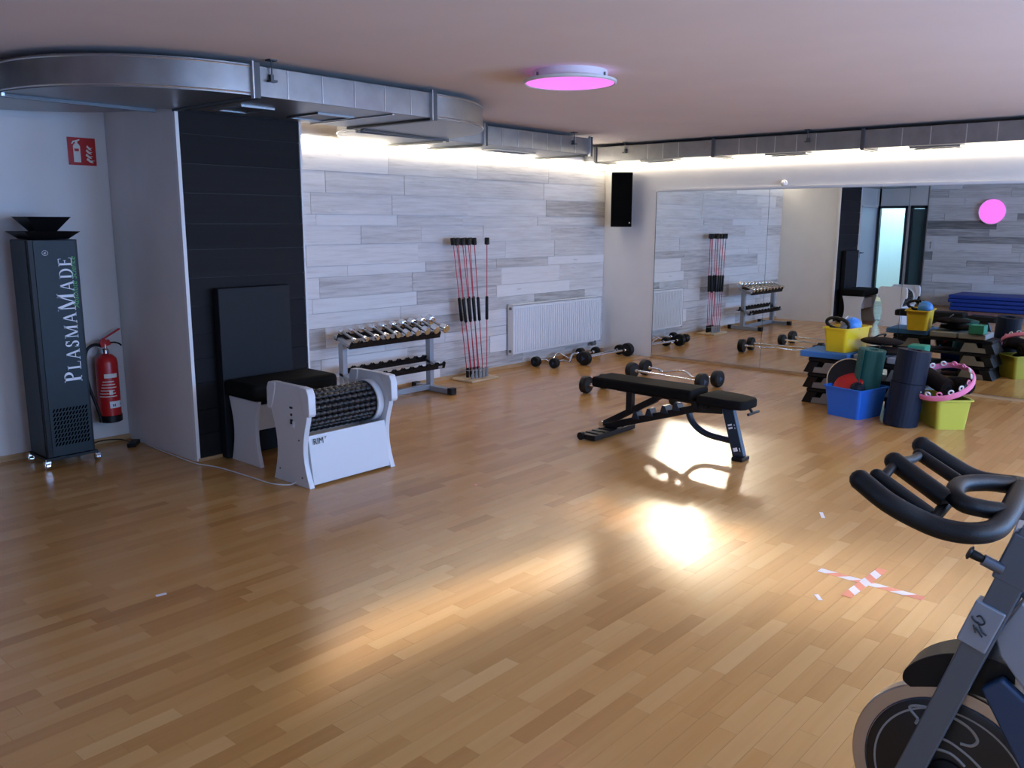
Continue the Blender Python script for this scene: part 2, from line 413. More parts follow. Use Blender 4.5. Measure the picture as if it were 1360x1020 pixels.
# corridor behind the glass
st(MB().box((-11.6, -0.4, 1.25), (0.08, 3.2, 2.6)).build('wall_corridor', HALLM))
st(MB().box((-10.85, -1.25, 1.25), (1.5, 0.08, 2.6)).build('wall_corridor_side', HALLM))
st(MB().box((-10.85, 1.15, 1.25), (1.5, 0.08, 2.6)).build('wall_corridor_end', HALLM))
st(MB().box((-10.85, -0.05, -0.05), (1.5, 2.4, 0.08)).build('floor_corridor', PINE))
st(MB().box((-10.85, -0.05, 2.6), (1.5, 2.4, 0.08)).build('ceiling_corridor', CEILM))
area('corridor_fill', (-10.9, -0.1, 2.5), (0, 0, -1), 0.9, 1.6, 60, (.62, .88, 1.0))  # unseen lamp added to brighten the corridor
# white door leaf in the recess wall
d3_ = st(MB().box((-9.52, 0.004, 0.99), (0.90, 0.030, 1.96)).build('door_3', DOORW, bevel=0.003))
MB().box((-9.09, -0.018, 1.02), (0.03, 0.008, 0.16)).cyl((-9.09, -0.02, 1.05), (-9.09, -0.06, 1.05), 0.010).cyl((-9.09, -0.06, 1.05), (-9.20, -0.06, 1.05), 0.009).build('door_handle', FRAMEK, d3_)
MB().box((-9.52, 0.0, 2.0), (0.98, 0.05, 0.05)).box((-9.045, 0.0, 1.0), (0.05, 0.05, 2.02)).build('door_frame', TRIMW, d3_)
# back wall with windows
for i, (x0, x1) in enumerate([(-10.0, -8.6), (-6.6, -5.6), (-3.6, -2.7), (-0.7, 0.0)]):
    st(MB().box(((x0+x1)/2, -9.05, CEIL/2), (x1-x0, 0.1, CEIL)).build('wall_back', WHITE))
for i, (wx, ww) in enumerate(WIN):
    st(MB().box((wx, -9.05, 0.30), (ww, 0.1, 0.60)).build('wall_back_sill', WHITE))
    st(MB().box((wx, -9.05, 2.43), (ww, 0.1, 0.28)).build('wall_back_head', WHITE))
    w = MB()
    for dx in (-ww/2+0.03, 0, ww/2-0.03): w.box((wx+dx, -9.04, 1.445), (0.06, 0.06, 1.69))
    for z in (0.63, 2.26): w.box((wx, -9.04, z), (ww, 0.06, 0.06))
    wf = st(w.build('window_%d' % (i+1), TRIMW))
    for dx in (-ww/4, ww/4): MB().box((wx+dx, -9.04, 1.445), (ww/2-0.06, 0.01, 1.57)).build('pane', GLASS, wf)
# strip of wood under the mirrors and white rail above
st(MB().box((-0.012, -4.88, 0.012), (0.024, 8.24, 0.024)).build('baseboard_right', PINE))
st(MB().box((-0.012, -4.88, 2.03), (0.026, 8.24, 0.022)).build('trim_mirror_top', TRIMW))

# ------------------------------------------------------------------ mirrors
mirror = thing('wall_mirror', 'long frameless mirror wall of tall glass panels on the white right wall', 'mirror', (0, -0.76, 0.03))
ys = [-0.76, -2.20, -3.67, -5.13, -6.6]
for a, b in zip(ys[:-1], ys[1:]):
    MB().box((-0.006, (a+b)/2+0.76, 0.99), (0.006, abs(b-a)-0.004, 1.985)).build('mirror_panel', MIRROR, mirror)
MB().box((-0.002, -2.92, 0.99), (0.002, 5.86, 1.985)).build('backing', MEDGE, mirror)

# ------------------------------------------------------------------ ventilation ducts
ZB, ZT = 2.36, 2.53
def arc(cx, cy, rx, ry, a0, a1, n=40):
    return [(cx+rx*cos(rad(a0+(a1-a0)*i/n)), cy+ry*sin(rad(a0+(a1-a0)*i/n))) for i in range(n+1)]
flat = lambda a, b, t: (a, b, t)
duct = thing('ventilation_duct', 'flat galvanised air duct winding in an S along the plank wall and column', 'duct', (0, 0, 0))
def dbox(parent, x0, x1, y0, y1): return MB().box(((x0+x1)/2, (y0+y1)/2, (ZB+ZT)/2), (x1-x0, y1-y0, ZT-ZB)).build('duct_section', GALV, parent, bevel=0.004)
dbox(duct, -6.22, -4.81, -1.91, -0.97)
dbox(duct, -3.60, -1.43, -0.80, -0.025)
dbox(duct, -9.9, -7.25, -0.78, -0.03)
def elbow(parent, outer, inner):
    poly = outer + inner[::-1]
    n = len(outer)
    mb = MB()
    vs = [(x, y, ZB) for x, y in outer+inner] + [(x, y, ZT) for x, y in outer+inner]; T = 2*n
    fs = []
    for i in range(n-1):
        fs += [(i, n+i, n+i+1, i+1), (T+i, T+i+1, T+n+i+1, T+n+i), (i, i+1, T+i+1, T+i), (n+i, T+n+i, T+n+i+1, n+i+1)]
    fs += [(0, T, T+n, n), (n-1, 2*n-1, T+2*n-1, T+n-1)]
    mb.add(vs, fs); mb.sm = [True]*len(fs)
    o = mb.build('duct_elbow', GALV, parent); o.data.set_sharp_from_angle(angle=rad(40))
    # folded seam that runs along the outer edge, bottom and top
    for z in (ZB+0.012, ZT-0.012):
        MB().tube([(x, y, z) for x, y in outer], 0.005, 6).build('seam', GALVL, o)
    return o
elbow(duct, arc(-4.70, -0.88, 1.02, 1.03, -96, 0), arc(-4.70, -0.88, 0.05, 0.08, -96, 0))
elbow(duct, arc(-3.60, -0.86, 1.06, 0.835, 180, 90), arc(-3.60, -0.86, 0.08, 0.06, 180, 90))
elbow(duct, arc(-6.22, -0.88, 1.01, 1.03, -90, -180), arc(-6.22, -0.88, 0.08, 0.09, -90, -180))
elbow(duct, arc(-7.25, -0.86, 0.93, 0.83, 0, 90), arc(-7.25, -0.86, 0.08, 0.06, 0, 90))
def flange_x(parent, x, y0, y1):   # collar round a duct running along x
    MB().box((x, y0-0.008, (ZB+ZT)/2), (0.045, 0.022, ZT-ZB+0.03)).box((x, (y0+y1)/2, ZB-0.008), (0.045, y1-y0, 0.016)).build('flange', GALVD, parent, bevel=0.003)
    MB().box((x-0.026, y0-0.010, (ZB+ZT)/2), (0.008, 0.028, ZT-ZB+0.035)).build('flange_lip', GALVL, parent)
def flange_y(parent, y, x0, x1):
    MB().box((x0-0.008, y, (ZB+ZT)/2), (0.022, 0.03, ZT-ZB+0.03)).build('flange', GALVL, parent, bevel=0.003)
    MB().box(((x0+x1)/2, y, ZB-0.010), (x1-x0+0.05, 0.022, 0.020)).build('bracket_rail', GALVD, parent)
    MB().cyl((x0-0.02, y, ZB-0.02), (x0-0.02, y, CEIL), 0.004, n=8).build('threaded_rod', GALVD, parent)
for x in (-6.22, -4.81): flange_x(duct, x, -1.91, -0.97)
for x in (-3.60, -3.09, -1.44): flange_x(duct, x, -0.80, -0.03)
flange_y(duct, -0.87, -4.63, -3.70)
flange_y(duct, -0.87, -7.20, -6.33)
for x in (-6.0, -5.75, -5.5, -5.25, -5.02):
    MB().box((x, -1.911, (ZB+ZT)/2), (0.006, 0.005, ZT-ZB-0.01)).build('seam', GALVL, duct)
for x in (-2.85, -2.62, -2.4, -2.17, -1.95, -1.7):
    MB().box((x, -0.801, (ZB+ZT)/2), (0.005, 0.005, ZT-ZB-0.01)).build('seam', GALVL, duct)
def hanger(parent, x, y, nx, ny):
    MB().cyl((x+nx*0.02, y+ny*0.02, 2.45), (x+nx*0.02, y+ny*0.02, CEIL), 0.004, n=8).box((x+nx*0.02, y+ny*0.02, 2.45), (0.045, 0.045, 0.012)).box((x+nx*0.015, y+ny*0.015, 2.47), (0.02, 0.02, 0.035)).box((x+nx*0.02, y+ny*0.02, CEIL-0.004), (0.05, 0.05, 0.008)).build('hanger_clamp', GALVD, parent)
hanger(duct, -6.12, -1.91, 0, -1); hanger(duct, -1.75, -0.80, 0, -1); hanger(duct, -3.25, -0.80, 0, -1)
def grille(parent, cx, cy, sx, sy):
    f = MB()
    for dx in (-1, 1): f.box((cx+dx*(sx/2), cy, ZB-0.006), (0.022, sy+0.02, 0.012))
    for dy in (-1, 1): f.box((cx, cy+dy*(sy/2), ZB-0.006), (sx+0.02, 0.022, 0.012))
    g = f.build('outlet_grille', GALV, parent)
    MB().box((cx, cy, ZB-0.002), (sx-0.02, sy-0.02, 0.004)).build('damper', GALVD, g)
grille(duct, -5.38, -1.38, 0.28, 0.34); grille(duct, -5.95, -1.35, 0.22, 0.30); grille(duct, -2.35, -0.45, 0.6, 0.16)
MB().box((-5.16, -1.43, ZB-0.004), (0.016, 0.92, 0.008)).build('seam', GALVL, duct)
MB().bar((-4.69, -0.98, ZB-0.008), (-3.72, -0.84, ZB-0.008), 0.03, 0.016).build('bracket_rail', GALVD, duct)

duct2 = thing('ventilation_duct', 'straight flat galvanised air duct running above the mirror wall', 'duct', (0, 0, 0))
dx0 = -0.49
cuts = [-0.02, -0.19, -1.75, -3.34, -4.95, -6.6, -8.8]
for a, b in zip(cuts[:-1], cuts[1:]):
    MB().box(((dx0-0.04)/2, (a+b)/2, (ZB+ZT)/2), (-dx0-0.04, abs(b-a)-0.002, ZT-ZB)).build('duct_section', GALV, duct2, bevel=0.003)
for y in cuts[1:-1]:
    MB().box((dx0-0.006, y, (ZB+ZT)/2), (0.020, 0.035, ZT-ZB+0.025)).box((dx0/2-0.02, y, ZB-0.008), (-dx0-0.04, 0.03, 0.016)).build('flange', GALVD, duct2, bevel=0.002)
for y in (-0.92, -1.12, -1.32, -2.05, -2.25, -2.45, -2.68, -2.88, -3.7, -3.95, -4.25, -4.5, -5.3, -5.6):
    MB().box((dx0-0.001, y, (ZB+ZT)/2), (0.005, 0.007, ZT-ZB-0.01)).build('seam', GALVL, duct2)
for y in (-0.62, -2.8, -5.0): hanger(duct2, dx0, y, -1, 0)
for y in (-0.95, -2.5, -3.95): grille(duct2, -0.26, y, 0.16, 0.42)

# LED tape under both ducts
for nm, c, d, lab in (('led_strip', (-2.66, -0.022, 2.342), (5.22, 0.012, 0.014), 'warm white light strip along the top of the plank wall'),
                      ('led_strip', (-0.016, -4.42, 2.342), (0.012, 8.7, 0.014), 'warm white light strip under the duct above the mirrors')):
    t = thing(nm, lab, 'light strip', (0, 0, 0))
    MB().box(c, d).build('light_tape', LED, t)
    off = Vector((0, -0.004, 0.0)) if c[1] > -1 else Vector((-0.004, 0, 0))
    dd = tuple(max(v, 0.014) for v in d)
    MB().box((c[0]+(0 if c[1] > -1 else 0.005), c[1]+(0.005 if c[1] > -1 else 0), c[2]+0.011), (dd[0], dd[1], 0.008)).build('aluminium_rail', GALVL, t)
bpy.data.materials['led_tape'].node_tree.nodes['Principled BSDF'].inputs['Base Color'].default_value = (.8, .8, .8, 1)

# ------------------------------------------------------------------ lamps
def round_lamp(label, loc, rot, R=0.285):
    t = thing('round_lamp', label, 'lamp', loc); t.rotation_euler = rot
    MB().lathe([(0.001, 0.0), (R*0.80, 0.0), (R*0.80, -0.045), (R*0.86, -0.05), (0.001, -0.05)][::-1], n=48).build('housing', WPLAS, t)
    MB().lathe([(R*0.90, -0.048), (R, -0.055), (R*1.005, -0.068), (R*0.97, -0.074), (R*0.94, -0.068), (R*0.90, -0.060)], n=48, ring=True).build('rim', WPLAS, t)
    MB().lathe([(0.001, -0.078), (R*0.5, -0.077), (R*0.90, -0.072), (R*0.965, -0.068), (R*0.965, -0.056), (0.001, -0.056)], n=48).build('diffuser', PINKL, t)
    for a in (40, 160, 280): MB().box((R*0.81*cos(rad(a)), R*0.81*sin(rad(a)), -0.03), (0.012, 0.012, 0.02)).build('clip', GREYP, t)
round_lamp('round pink glowing lamp on the ceiling', (-4.685, -3.011, CEIL), (0, 0, 0), 0.290)
round_lamp('round pink glowing lamp on the grey plank wall, seen in the mirror', (-9.975, -2.22, 1.885), (0, -pi/2, 0), 0.25)

# ------------------------------------------------------------------ speaker, sensor
sp = thing('loudspeaker', 'black wall loudspeaker in the corner under the air duct', 'speaker', (-0.05, -0.28, 1.60), 0.60)
MB().box((-0.13, 0, 0.32), (0.20, 0.255, 0.65)).build('cabinet', BLACK, sp, bevel=0.01)
MB().box((-0.235, 0, 0.32), (0.012, 0.245, 0.63)).build('grille', SPEAKERM, sp, bevel=0.005)
for z, r in ((0.20, 0.095), (0.36, 0.055), (0.52, 0.035)):
    MB().lathe([(r, 0), (r, 0.004), (r*0.8, 0.006), (r*0.3, 0.003), (0.001, 0.006)], (-0.242, 0, z), (-1, 0, 0)).build('driver', SPEAKERM, sp)
MB().sphere((-0.243, -0.10, 0.045), 0.008).build('badge', WPLAS, sp)
MB().box((-0.015, 0, 0.32), (0.03, 0.10, 0.12)).build('wall_bracket', GALVD, sp)
sn = thing('motion_sensor', 'small white round sensor on the wall above the mirrors', 'sensor', (0, -2.36, 2.075))
MB().lathe([(0.035, 0), (0.035, 0.02), (0.030, 0.028)], (0, 0, 0), (-1, 0, 0)).build('housing', WPLAS, sn)
MB().sphere((-0.030, 0, 0), 0.026).build('lens', TRIMW, sn)

# ------------------------------------------------------------------ radiator
rd = thing('radiator', 'white ribbed panel radiator low on the plank wall by the corner', 'radiator', (-1.03, -0.008, 0.16))
mb = MB().box((0, -0.085, 0.285), (1.70, 0.012, 0.55))
mb.build('front_panel', RADW, rd, bevel=0.003)
for i in range(41):
    MB().box((-0.80+i*0.04, -0.094, 0.285), (0.020, 0.010, 0.50)).build('rib', RADW, rd, bevel=0.003, seg=1)
MB().box((0, -0.03, 0.285), (1.66, 0.012, 0.54)).build('rear_panel', RADW, rd)
MB().box((0, -0.056, 0.572), (1.70, 0.075, 0.008)).build('top_grille', RADW, rd)
for sx in (-1, 1):
    sc_ = MB().box((sx*0.853, -0.056, 0.285), (0.006, 0.078, 0.575)).build('side_cover', WPLAS, rd)
    for z in (0.045, 0.53): MB().cyl((sx*0.856, -0.06, z), (sx*0.870, -0.06, z), 0.016).build('plug', GREYP, sc_)
MB().cyl((0.78, -0.06, -0.02), (0.78, -0.06, 0.02), 0.012).cyl((0.78, -0.06, -0.03), (0.70, -0.06, -0.03), 0.022).cyl((0.78, -0.06, -0.03), (0.78, 0.0, -0.03), 0.008).build('valve', GREYP, rd)

# ------------------------------------------------------------------ lettering
def flat_text(name, s, size, mat_, parent, loc, rot, shear=0, align='LEFT', ext=0.0006, label=None, xs=1.0):
    cu = bpy.data.curves.new(name, 'FONT'); cu.body = s; cu.size = size; cu.extrude = ext; cu.shear = shear; cu.align_x = align; cu.resolution_u = 3
    to = bpy.data.objects.new('t', cu); COL.objects.link(to)
    bpy.context.view_layer.update()
    me = bpy.data.meshes.new_from_object(to.evaluated_get(bpy.context.evaluated_depsgraph_get()))
    bpy.data.objects.remove(to); bpy.data.curves.remove(cu)
    me.name = name; me.materials.clear(); me.materials.append(mat_)
    o = bpy.data.objects.new(name, me); COL.objects.link(o); o.parent = parent; o.location = loc; o.rotation_euler = rot; o.scale = (xs, 1, 1)
    return o
def serif_word(word, sizes, gap, place, mb):
    """roman capitals drawn from strokes; place(u, v) -> xyz at depth 0 and a depth argument"""
    TH, TN, SF = 0.150, 0.060, 0.045
    def poly(pts, o, sc):
        P = [(o+a*sc, b*sc) for a, b in pts]
        mb.prism(P, (0, 0.0012), lambda a, b, t: place(a, b, t))
    def seg(x0, y0, x1, y1, w, o, sc): poly([(x0-w/2, y0), (x0+w/2, y0), (x1+w/2, y1), (x1-w/2, y1)], o, sc)
    def hbar(x0, x1, y, h, o, sc): poly([(x0, y-h/2), (x1, y-h/2), (x1, y+h/2), (x0, y+h/2)], o, sc)
    def ser(x, y, w, o, sc): hbar(x-w/2, x+w/2, y+(SF/2 if y < 0.5 else -SF/2), SF, o, sc)
    def ring(cx, cy, rx, ry, a0, a1, o, sc, n=12, thick=TH, thin=TN):
        for i in range(n):
            q = []
            for aa, inner in ((a0+(a1-a0)*i/n, 0), (a0+(a1-a0)*(i+1)/n, 0), (a0+(a1-a0)*(i+1)/n, 1), (a0+(a1-a0)*i/n, 1)):
                A = rad(aa); w = thin+(thick-thin)*abs(cos(A))**1.3
                f = -w if inner else 0
                q.append((cx+(rx+f)*cos(A), cy+(ry+f)*sin(A)))
            poly(q, o, sc)
    o = 0
    for ch, sc in zip(word, sizes):
        if ch == 'P':
            seg(.17, 0, .17, 1, TH, o, sc); ser(.17, 0, .32, o, sc); hbar(.02, .34, 1-TN/2, TN, o, sc); ring(.30, .74, .30, .26, -90, 90, o, sc); hbar(.17, .31, .48+TN/2, TN, o, sc); wd = .62
        elif ch == 'L':
            seg(.17, 0, .17, 1, TH, o, sc); ser(.17, 1, .32, o, sc); hbar(.02, .60, TN/2, TN, o, sc); seg(.59, 0, .62, .24, .035, o, sc); wd = .66
        elif ch == 'A':
            seg(.10, 0, .38, 1, TN, o, sc); seg(.68, 0, .40, 1, TH, o, sc); hbar(.20, .58, .34, TN, o, sc); ser(.10, 0, .22, o, sc); ser(.68, 0, .28, o, sc); wd = .82
        elif ch == 'S':
            ring(.28, .755, .22, .245, 30, 270, o, sc); ring(.28, .255, .23, .265, 90-180, 90, o, sc, thick=TH); ring(.28, .255, .23, .255, 200, 270, o, sc)
            seg(.475, .68, .475, .98, .035, o, sc); seg(.06, .02, .06, .32, .035, o, sc); wd = .58
        elif ch == 'M':
            seg(.14, 0, .14, 1, TN, o, sc); seg(.50, 0, .16, 1, TH, o, sc); seg(.50, 0, .86, 1, TN, o, sc); seg(.86, 0, .86, 1, TH, o, sc)
            ser(.14, 0, .24, o, sc); ser(.86, 0, .30, o, sc); hbar(.02, .2, 1-SF/2, SF, o, sc); hbar(.82, 1.0, 1-SF/2, SF, o, sc); wd = 1.03
        elif ch == 'D':
            seg(.17, 0, .17, 1, TH, o, sc); hbar(.02, .36, 1-TN/2, TN, o, sc); hbar(.02, .36, TN/2, TN, o, sc); ring(.34, .5, .42, .5, -90, 90, o, sc, 16); wd = .80
        elif ch == 'E':
            seg(.17, 0, .17, 1, TH, o, sc); hbar(.02, .58, 1-TN/2, TN, o, sc); hbar(.02, .60, TN/2, TN, o, sc); hbar(.17, .46, .52, TN, o, sc)
            seg(.57, .78, .56, 1, .035, o, sc); seg(.60, 0, .63, .24, .035, o, sc); seg(.46, .42, .46, .62, .03, o, sc); wd = .66
        o += wd*sc+gap
    return o

# ------------------------------------------------------------------ air purifier tower
tw = thing('air_purifier_tower', 'tall dark air purifier column on chrome casters with white vertical lettering', 'air purifier', (-6.84, -0.28, 0))
MB().box((0.0, 0, 0.80), (0.31, 0.29, 1.45)).build('housing', BLACKG, tw, bevel=0.004)
MB().box((0.008, -0.147, 0.80), (0.262, 0.006, 1.44)).build('front_panel', ANTH, tw, bevel=0.002)
MB().box((-0.157, 0.01, 0.80), (0.006, 0.255, 1.44)).build('side_panel', ANTH, tw, bevel=0.002)
MB().box((0, 0, 0.066), (0.34, 0.31, 0.018)).build('base_plate', BLACK, tw)
def funnel(z0, z1, a, b, n):
    mb = MB(); t = 0.006
    for sx, sy in ((1, 0), (-1, 0), (0, 1), (0, -1)):
        px, py = -sy, sx
        def P(r, w, z): return (sx*r+px*w, sy*r+py*w, z)
        mb.add([P(a, -a, z0), P(a, a, z0), P(b, b, z1), P(b, -b, z1), P(a-t, -a+t, z0), P(a-t, a-t, z0), P(b-t, b-t, z1), P(b-t, -b+t, z1)],
               [(0, 1, 2, 3), (7, 6, 5, 4), (3, 2, 6, 7), (0, 4, 5, 1), (0, 3, 7, 4), (1, 5, 6, 2)])
    mb.box((0, 0, z0+0.004), (2*a-0.002, 2*a-0.002, 0.006))
    return mb.build(n, BLACK, tw)
funnel(1.528, 1.578, 0.115, 0.172, 'lower_cowl'); funnel(1.578, 1.672, 0.065, 0.135, 'upper_cowl')
for i in range(12):
    for k in range(2):
        pass
slots = MB()
for r_ in range(9):
    for c_ in range(11):
        x = -0.105+c_*0.021; z = 0.15+r_*0.029
        slots.add([(x, -0.1512, z), (x+0.010, -0.1512, z), (x+0.022, -0.1512, z+0.022), (x+0.012, -0.1512, z+0.022),
                   (x, -0.1495, z), (x+0.010, -0.1495, z), (x+0.022, -0.1495, z+0.022), (x+0.012, -0.1495, z+0.022)],
                  [(0, 1, 2, 3), (7, 6, 5, 4), (0, 4, 5, 1), (1, 5, 6, 2), (2, 6, 7, 3), (3, 7, 4, 0)])
slots.build('vent_slots', mat('slot_black', (.0005, .0005, .0005), 0.9, spec=0), tw, kind='stuff')
lt = MB()
SC = 0.088; BG = 0.116
place = lambda u, v, t: (0.108-v, -0.1505-t, 0.575-0.0+u)
W_ = serif_word('PLASMAMADE', [BG, SC, SC, SC, SC, SC, BG, SC, SC, SC], 0.011, place, MB())
k = 0.845/W_
place2 = lambda u, v, t: (0.108-v, -0.1505-t, 0.573+u*k)
serif_word('PLASMAMADE', [BG, SC, SC, SC, SC, SC, BG, SC, SC, SC], 0.011, place2, lt)
lt.build('lettering', WPRINT, tw)
flat_text('lettering', 'Absolute Science', 0.052, GPRINT, tw, (0.130, -0.1512, 1.07), (pi/2, -pi/2, 0), shear=0.3, xs=0.95)
MB().tube([(-0.055+0.018*cos(a*pi/10), -0.151, 1.44+0.016*sin(a*pi/10)) for a in range(20)], 0.0015, 5, closed=True).build('trademark_ring', WPRINT, tw)
flat_text('trademark_letter', 'R', 0.022, WPRINT, tw, (-0.048, -0.1512, 1.433), (pi/2, -pi/2, 0))
for sx, sy in ((-1, -1), (1, -1), (-1, 1), (1, 1)):
    c = thing('caster', None, None, (sx*0.165, sy*0.145, 0)); c.parent = tw
    MB().cyl((-0.012, 0, 0.026), (0.012, 0, 0.026), 0.026, n=24).build('wheel', CHROME, c)
    MB().cyl((0, 0, 0.045), (0, 0, 0.07), 0.010).box((0, 0, 0.053), (0.034, 0.045, 0.008)).box((0.016, 0.0, 0.04), (0.003, 0.03, 0.03)).box((-0.016, 0.0, 0.04), (0.003, 0.03, 0.03)).build('fork', CHROME, c)

# ------------------------------------------------------------------ fire extinguisher and sign
fe = thing('fire_extinguisher', 'red fire extinguisher hung low on the white wall beside the purifier tower', 'extinguisher', (-6.42, -0.10, 0.19))
MB().lathe([(0.060, 0.0), (0.076, 0.012), (0.077, 0.06), (0.077, 0.43), (0.070, 0.468), (0.045, 0.492), (0.024, 0.50), (0.024, 0.515)], n=32).build('cylinder', RED, fe)
MB().lathe([(0.070, -0.006), (0.081, 0.0), (0.081, 0.045), (0.078, 0.048)], n=32).build('base_ring', BLACK, fe)
MB().lathe([(0.027, 0.505), (0.027, 0.53), (0.016, 0.54), (0.016, 0.57)], n=20).build('valve', CHROME, fe)
MB().bar((-0.035, -0.0, 0.565), (0.035, -0.0, 0.585), 0.03, 0.04).bar((-0.03, 0, 0.60), (0.115, 0, 0.675), 0.026, 0.010).bar((-0.03, 0, 0.575), (0.0, 0, 0.61), 0.026, 0.03).build('lever', RED, fe, bevel=0.003)
MB().tube(smoothpts([(0.02, 0, 0.575), (0.07, 0, 0.578), (0.105, 0, 0.565), (0.12, 0, 0.55)]), 0.006, 8).build('carry_handle', BLACK, fe)
MB().tube(smoothpts([(-0.025, 0, 0.56), (-0.08, -0.01, 0.575), (-0.14, -0.02, 0.54), (-0.16, -0.02, 0.42), (-0.145, -0.02, 0.28), (-0.105, -0.03, 0.12), (-0.088, -0.03, 0.04), (-0.086, -0.03, 0.005)]), 0.011, 10).build('hose', BLACK, fe)
def wrap(z0, z1, a0, a1, r, m_, n):
    mb = MB(); k_ = 14
    pts = [rad(a0+(a1-a0)*i/k_) for i in range(k_+1)]
    vs = [(r*cos(a), r*sin(a), z0) for a in pts]+[(r*cos(a), r*sin(a), z1) for a in pts]
    mb.add(vs, [(i, i+1, k_+2+i, k_+1+i) for i in range(k_)], True); return mb.build(n, m_, fe)
wrap(0.33, 0.36, -130, -60, 0.0778, CREAM, 'label_heading')
for i in range(6): wrap(0.19+i*0.022, 0.196+i*0.022, -165+5*i, -70-6*(i % 3), 0.0778, CREAM, 'label_line')
wrap(0.205, 0.235, -110, -92, 0.0780, CREAM, 'label_icon')
wrap(0.105, 0.155, -112, -38, 0.0778, WPRINT, 'label_panel')
for a in (-98, -88, -50): wrap(0.118, 0.134, a, a+6, 0.0782, BIKEN, 'label_dot')
MB().box((0, 0.085, 0.33), (0.06, 0.02, 0.10)).build('wall_hook', GALVD, fe)

sg = thing('fire_sign', 'red square fire extinguisher sign high on the white recess wall', 'sign', (-6.415, 0.018, 2.13))
MB().box((0, -0.002, 0), (0.192, 0.004, 0.19)).build('plate', RED, sg)
pr_ = lambda a, b, t: (a, -0.0045-t, b)
pic = MB()
pic.prism([(-0.060, -0.075), (-0.012, -0.075), (-0.012, 0.035), (-0.022, 0.052), (-0.050, 0.052), (-0.060, 0.035)], (0, 0.001), pr_)
pic.prism([(-0.044, 0.052), (-0.028, 0.052), (-0.028, 0.068), (-0.010, 0.078), (-0.014, 0.084), (-0.036, 0.076), (-0.060, 0.070), (-0.070, 0.050), (-0.064, 0.048), (-0.054, 0.062), (-0.044, 0.064)], (0, 0.001), pr_)
pic.build('extinguisher_pictogram', CREAM, sg)
MB().prism([(-0.052, 0.0), (-0.022, 0.0), (-0.022, 0.018), (-0.052, 0.018)], (0.001, 0.002), pr_).build('pictogram_label', RED, sg)
fl = MB()
for i, (sx, sz) in enumerate(((0.026, -0.078), (0.022, -0.048), (0.026, -0.018), (0.032, 0.010))):
    w = 0.062-i*0.006
    q = [(sx, sz+0.022), (sx+w*0.4, sz+0.004), (sx+w*0.8, sz), (sx+w*0.62, sz+0.012), (sx+w, sz+0.018), (sx+w*0.5, sz+0.018), (sx+w*0.15, sz+0.036)]
    fl.prism(q, (0, 0.001), pr_)
fl.build('flame_pictogram', CREAM, sg)

# ------------------------------------------------------------------ power brick, cables
pb = thing('power_adapter', 'black power adapter lying on the floor in the recess corner', 'adapter', (-6.10-0.22, -0.22, 0), 0.9)
MB().box((0, 0, 0.016), (0.15, 0.06, 0.030)).build('case', BLACK, pb, bevel=0.006)
MB().box((0.085, 0, 0.016), (0.05, 0.04, 0.026)).build('plug', WPLAS, pb, bevel=0.004)
c1 = MB().tube(smoothpts([(-6.66, -0.20, 0.05), (-6.60, -0.12, 0.02), (-6.5, -0.03, 0.03), (-6.35, -0.03, 0.02), (-6.32, -0.14, 0.014), (-6.35, -0.19, 0.014)]), 0.004, 8).build('power_cable', BLACK)
tag(c1, 'black cable from the purifier tower to the floor adapter', 'cable')
c2 = MB().tube(smoothpts([(-6.26, -0.30, 0.012), (-6.268, -0.55, 0.006), (-6.275, -0.9, 0.006), (-6.27, -1.06, 0.006), (-6.22, -1.25, 0.006), (-6.20, -1.6, 0.006), (-6.19, -1.82, 0.006), (-6.13, -1.93, 0.006), (-6.09, -1.95, 0.02)]), 0.004, 8).build('power_cable', WPLAS)
tag(c2, 'pale cable running over the floor to the roller massage machine', 'cable')

# ------------------------------------------------------------------ stool and dark board by the column
bd = thing('padded_board', 'tall black padded board standing against the dark column face', 'board', (-5.77, -1.047, 0))
MB().box((0, 0, 0.60), (0.575, 0.07, 1.195))  .build('board', BOARDM, bd, bevel=0.008)
MB().box((0, 0.037, 0.60), (0.56, 0.004, 1.17)).build('backing', BLACK, bd)
def waist(w0, h, wd, n=10):   # side-panel outline, concave both sides
    L = []; R_ = []
    for i in range(n+1):
        t = i/n; w = w0/2 - wd*sin(pi*t)
        L.append((-w, h*t)); R_.append((w, h*t))
    return R_ + L[::-1]
stl = thing('massage_stool', 'low stool with a black cushion and curved white side panels', 'stool', (-5.71, -1.275, 0))
for sx in (-1, 1):
    MB().prism(waist(0.36, 0.455, 0.045), (sx*0.305-0.014, sx*0.305+0.014), lambda a, b, t: (t, a, b)).build('side_panel', WLAM, stl, bevel=0.003)
MB().box((0, -0.10, 0.33), (0.58, 0.018, 0.17)).build('cross_panel', WLAM, stl)
MB().box((0, 0, 0.515), (0.70, 0.375, 0.115)).build('cushion', LEATH, stl, bevel=0.035, seg=4)

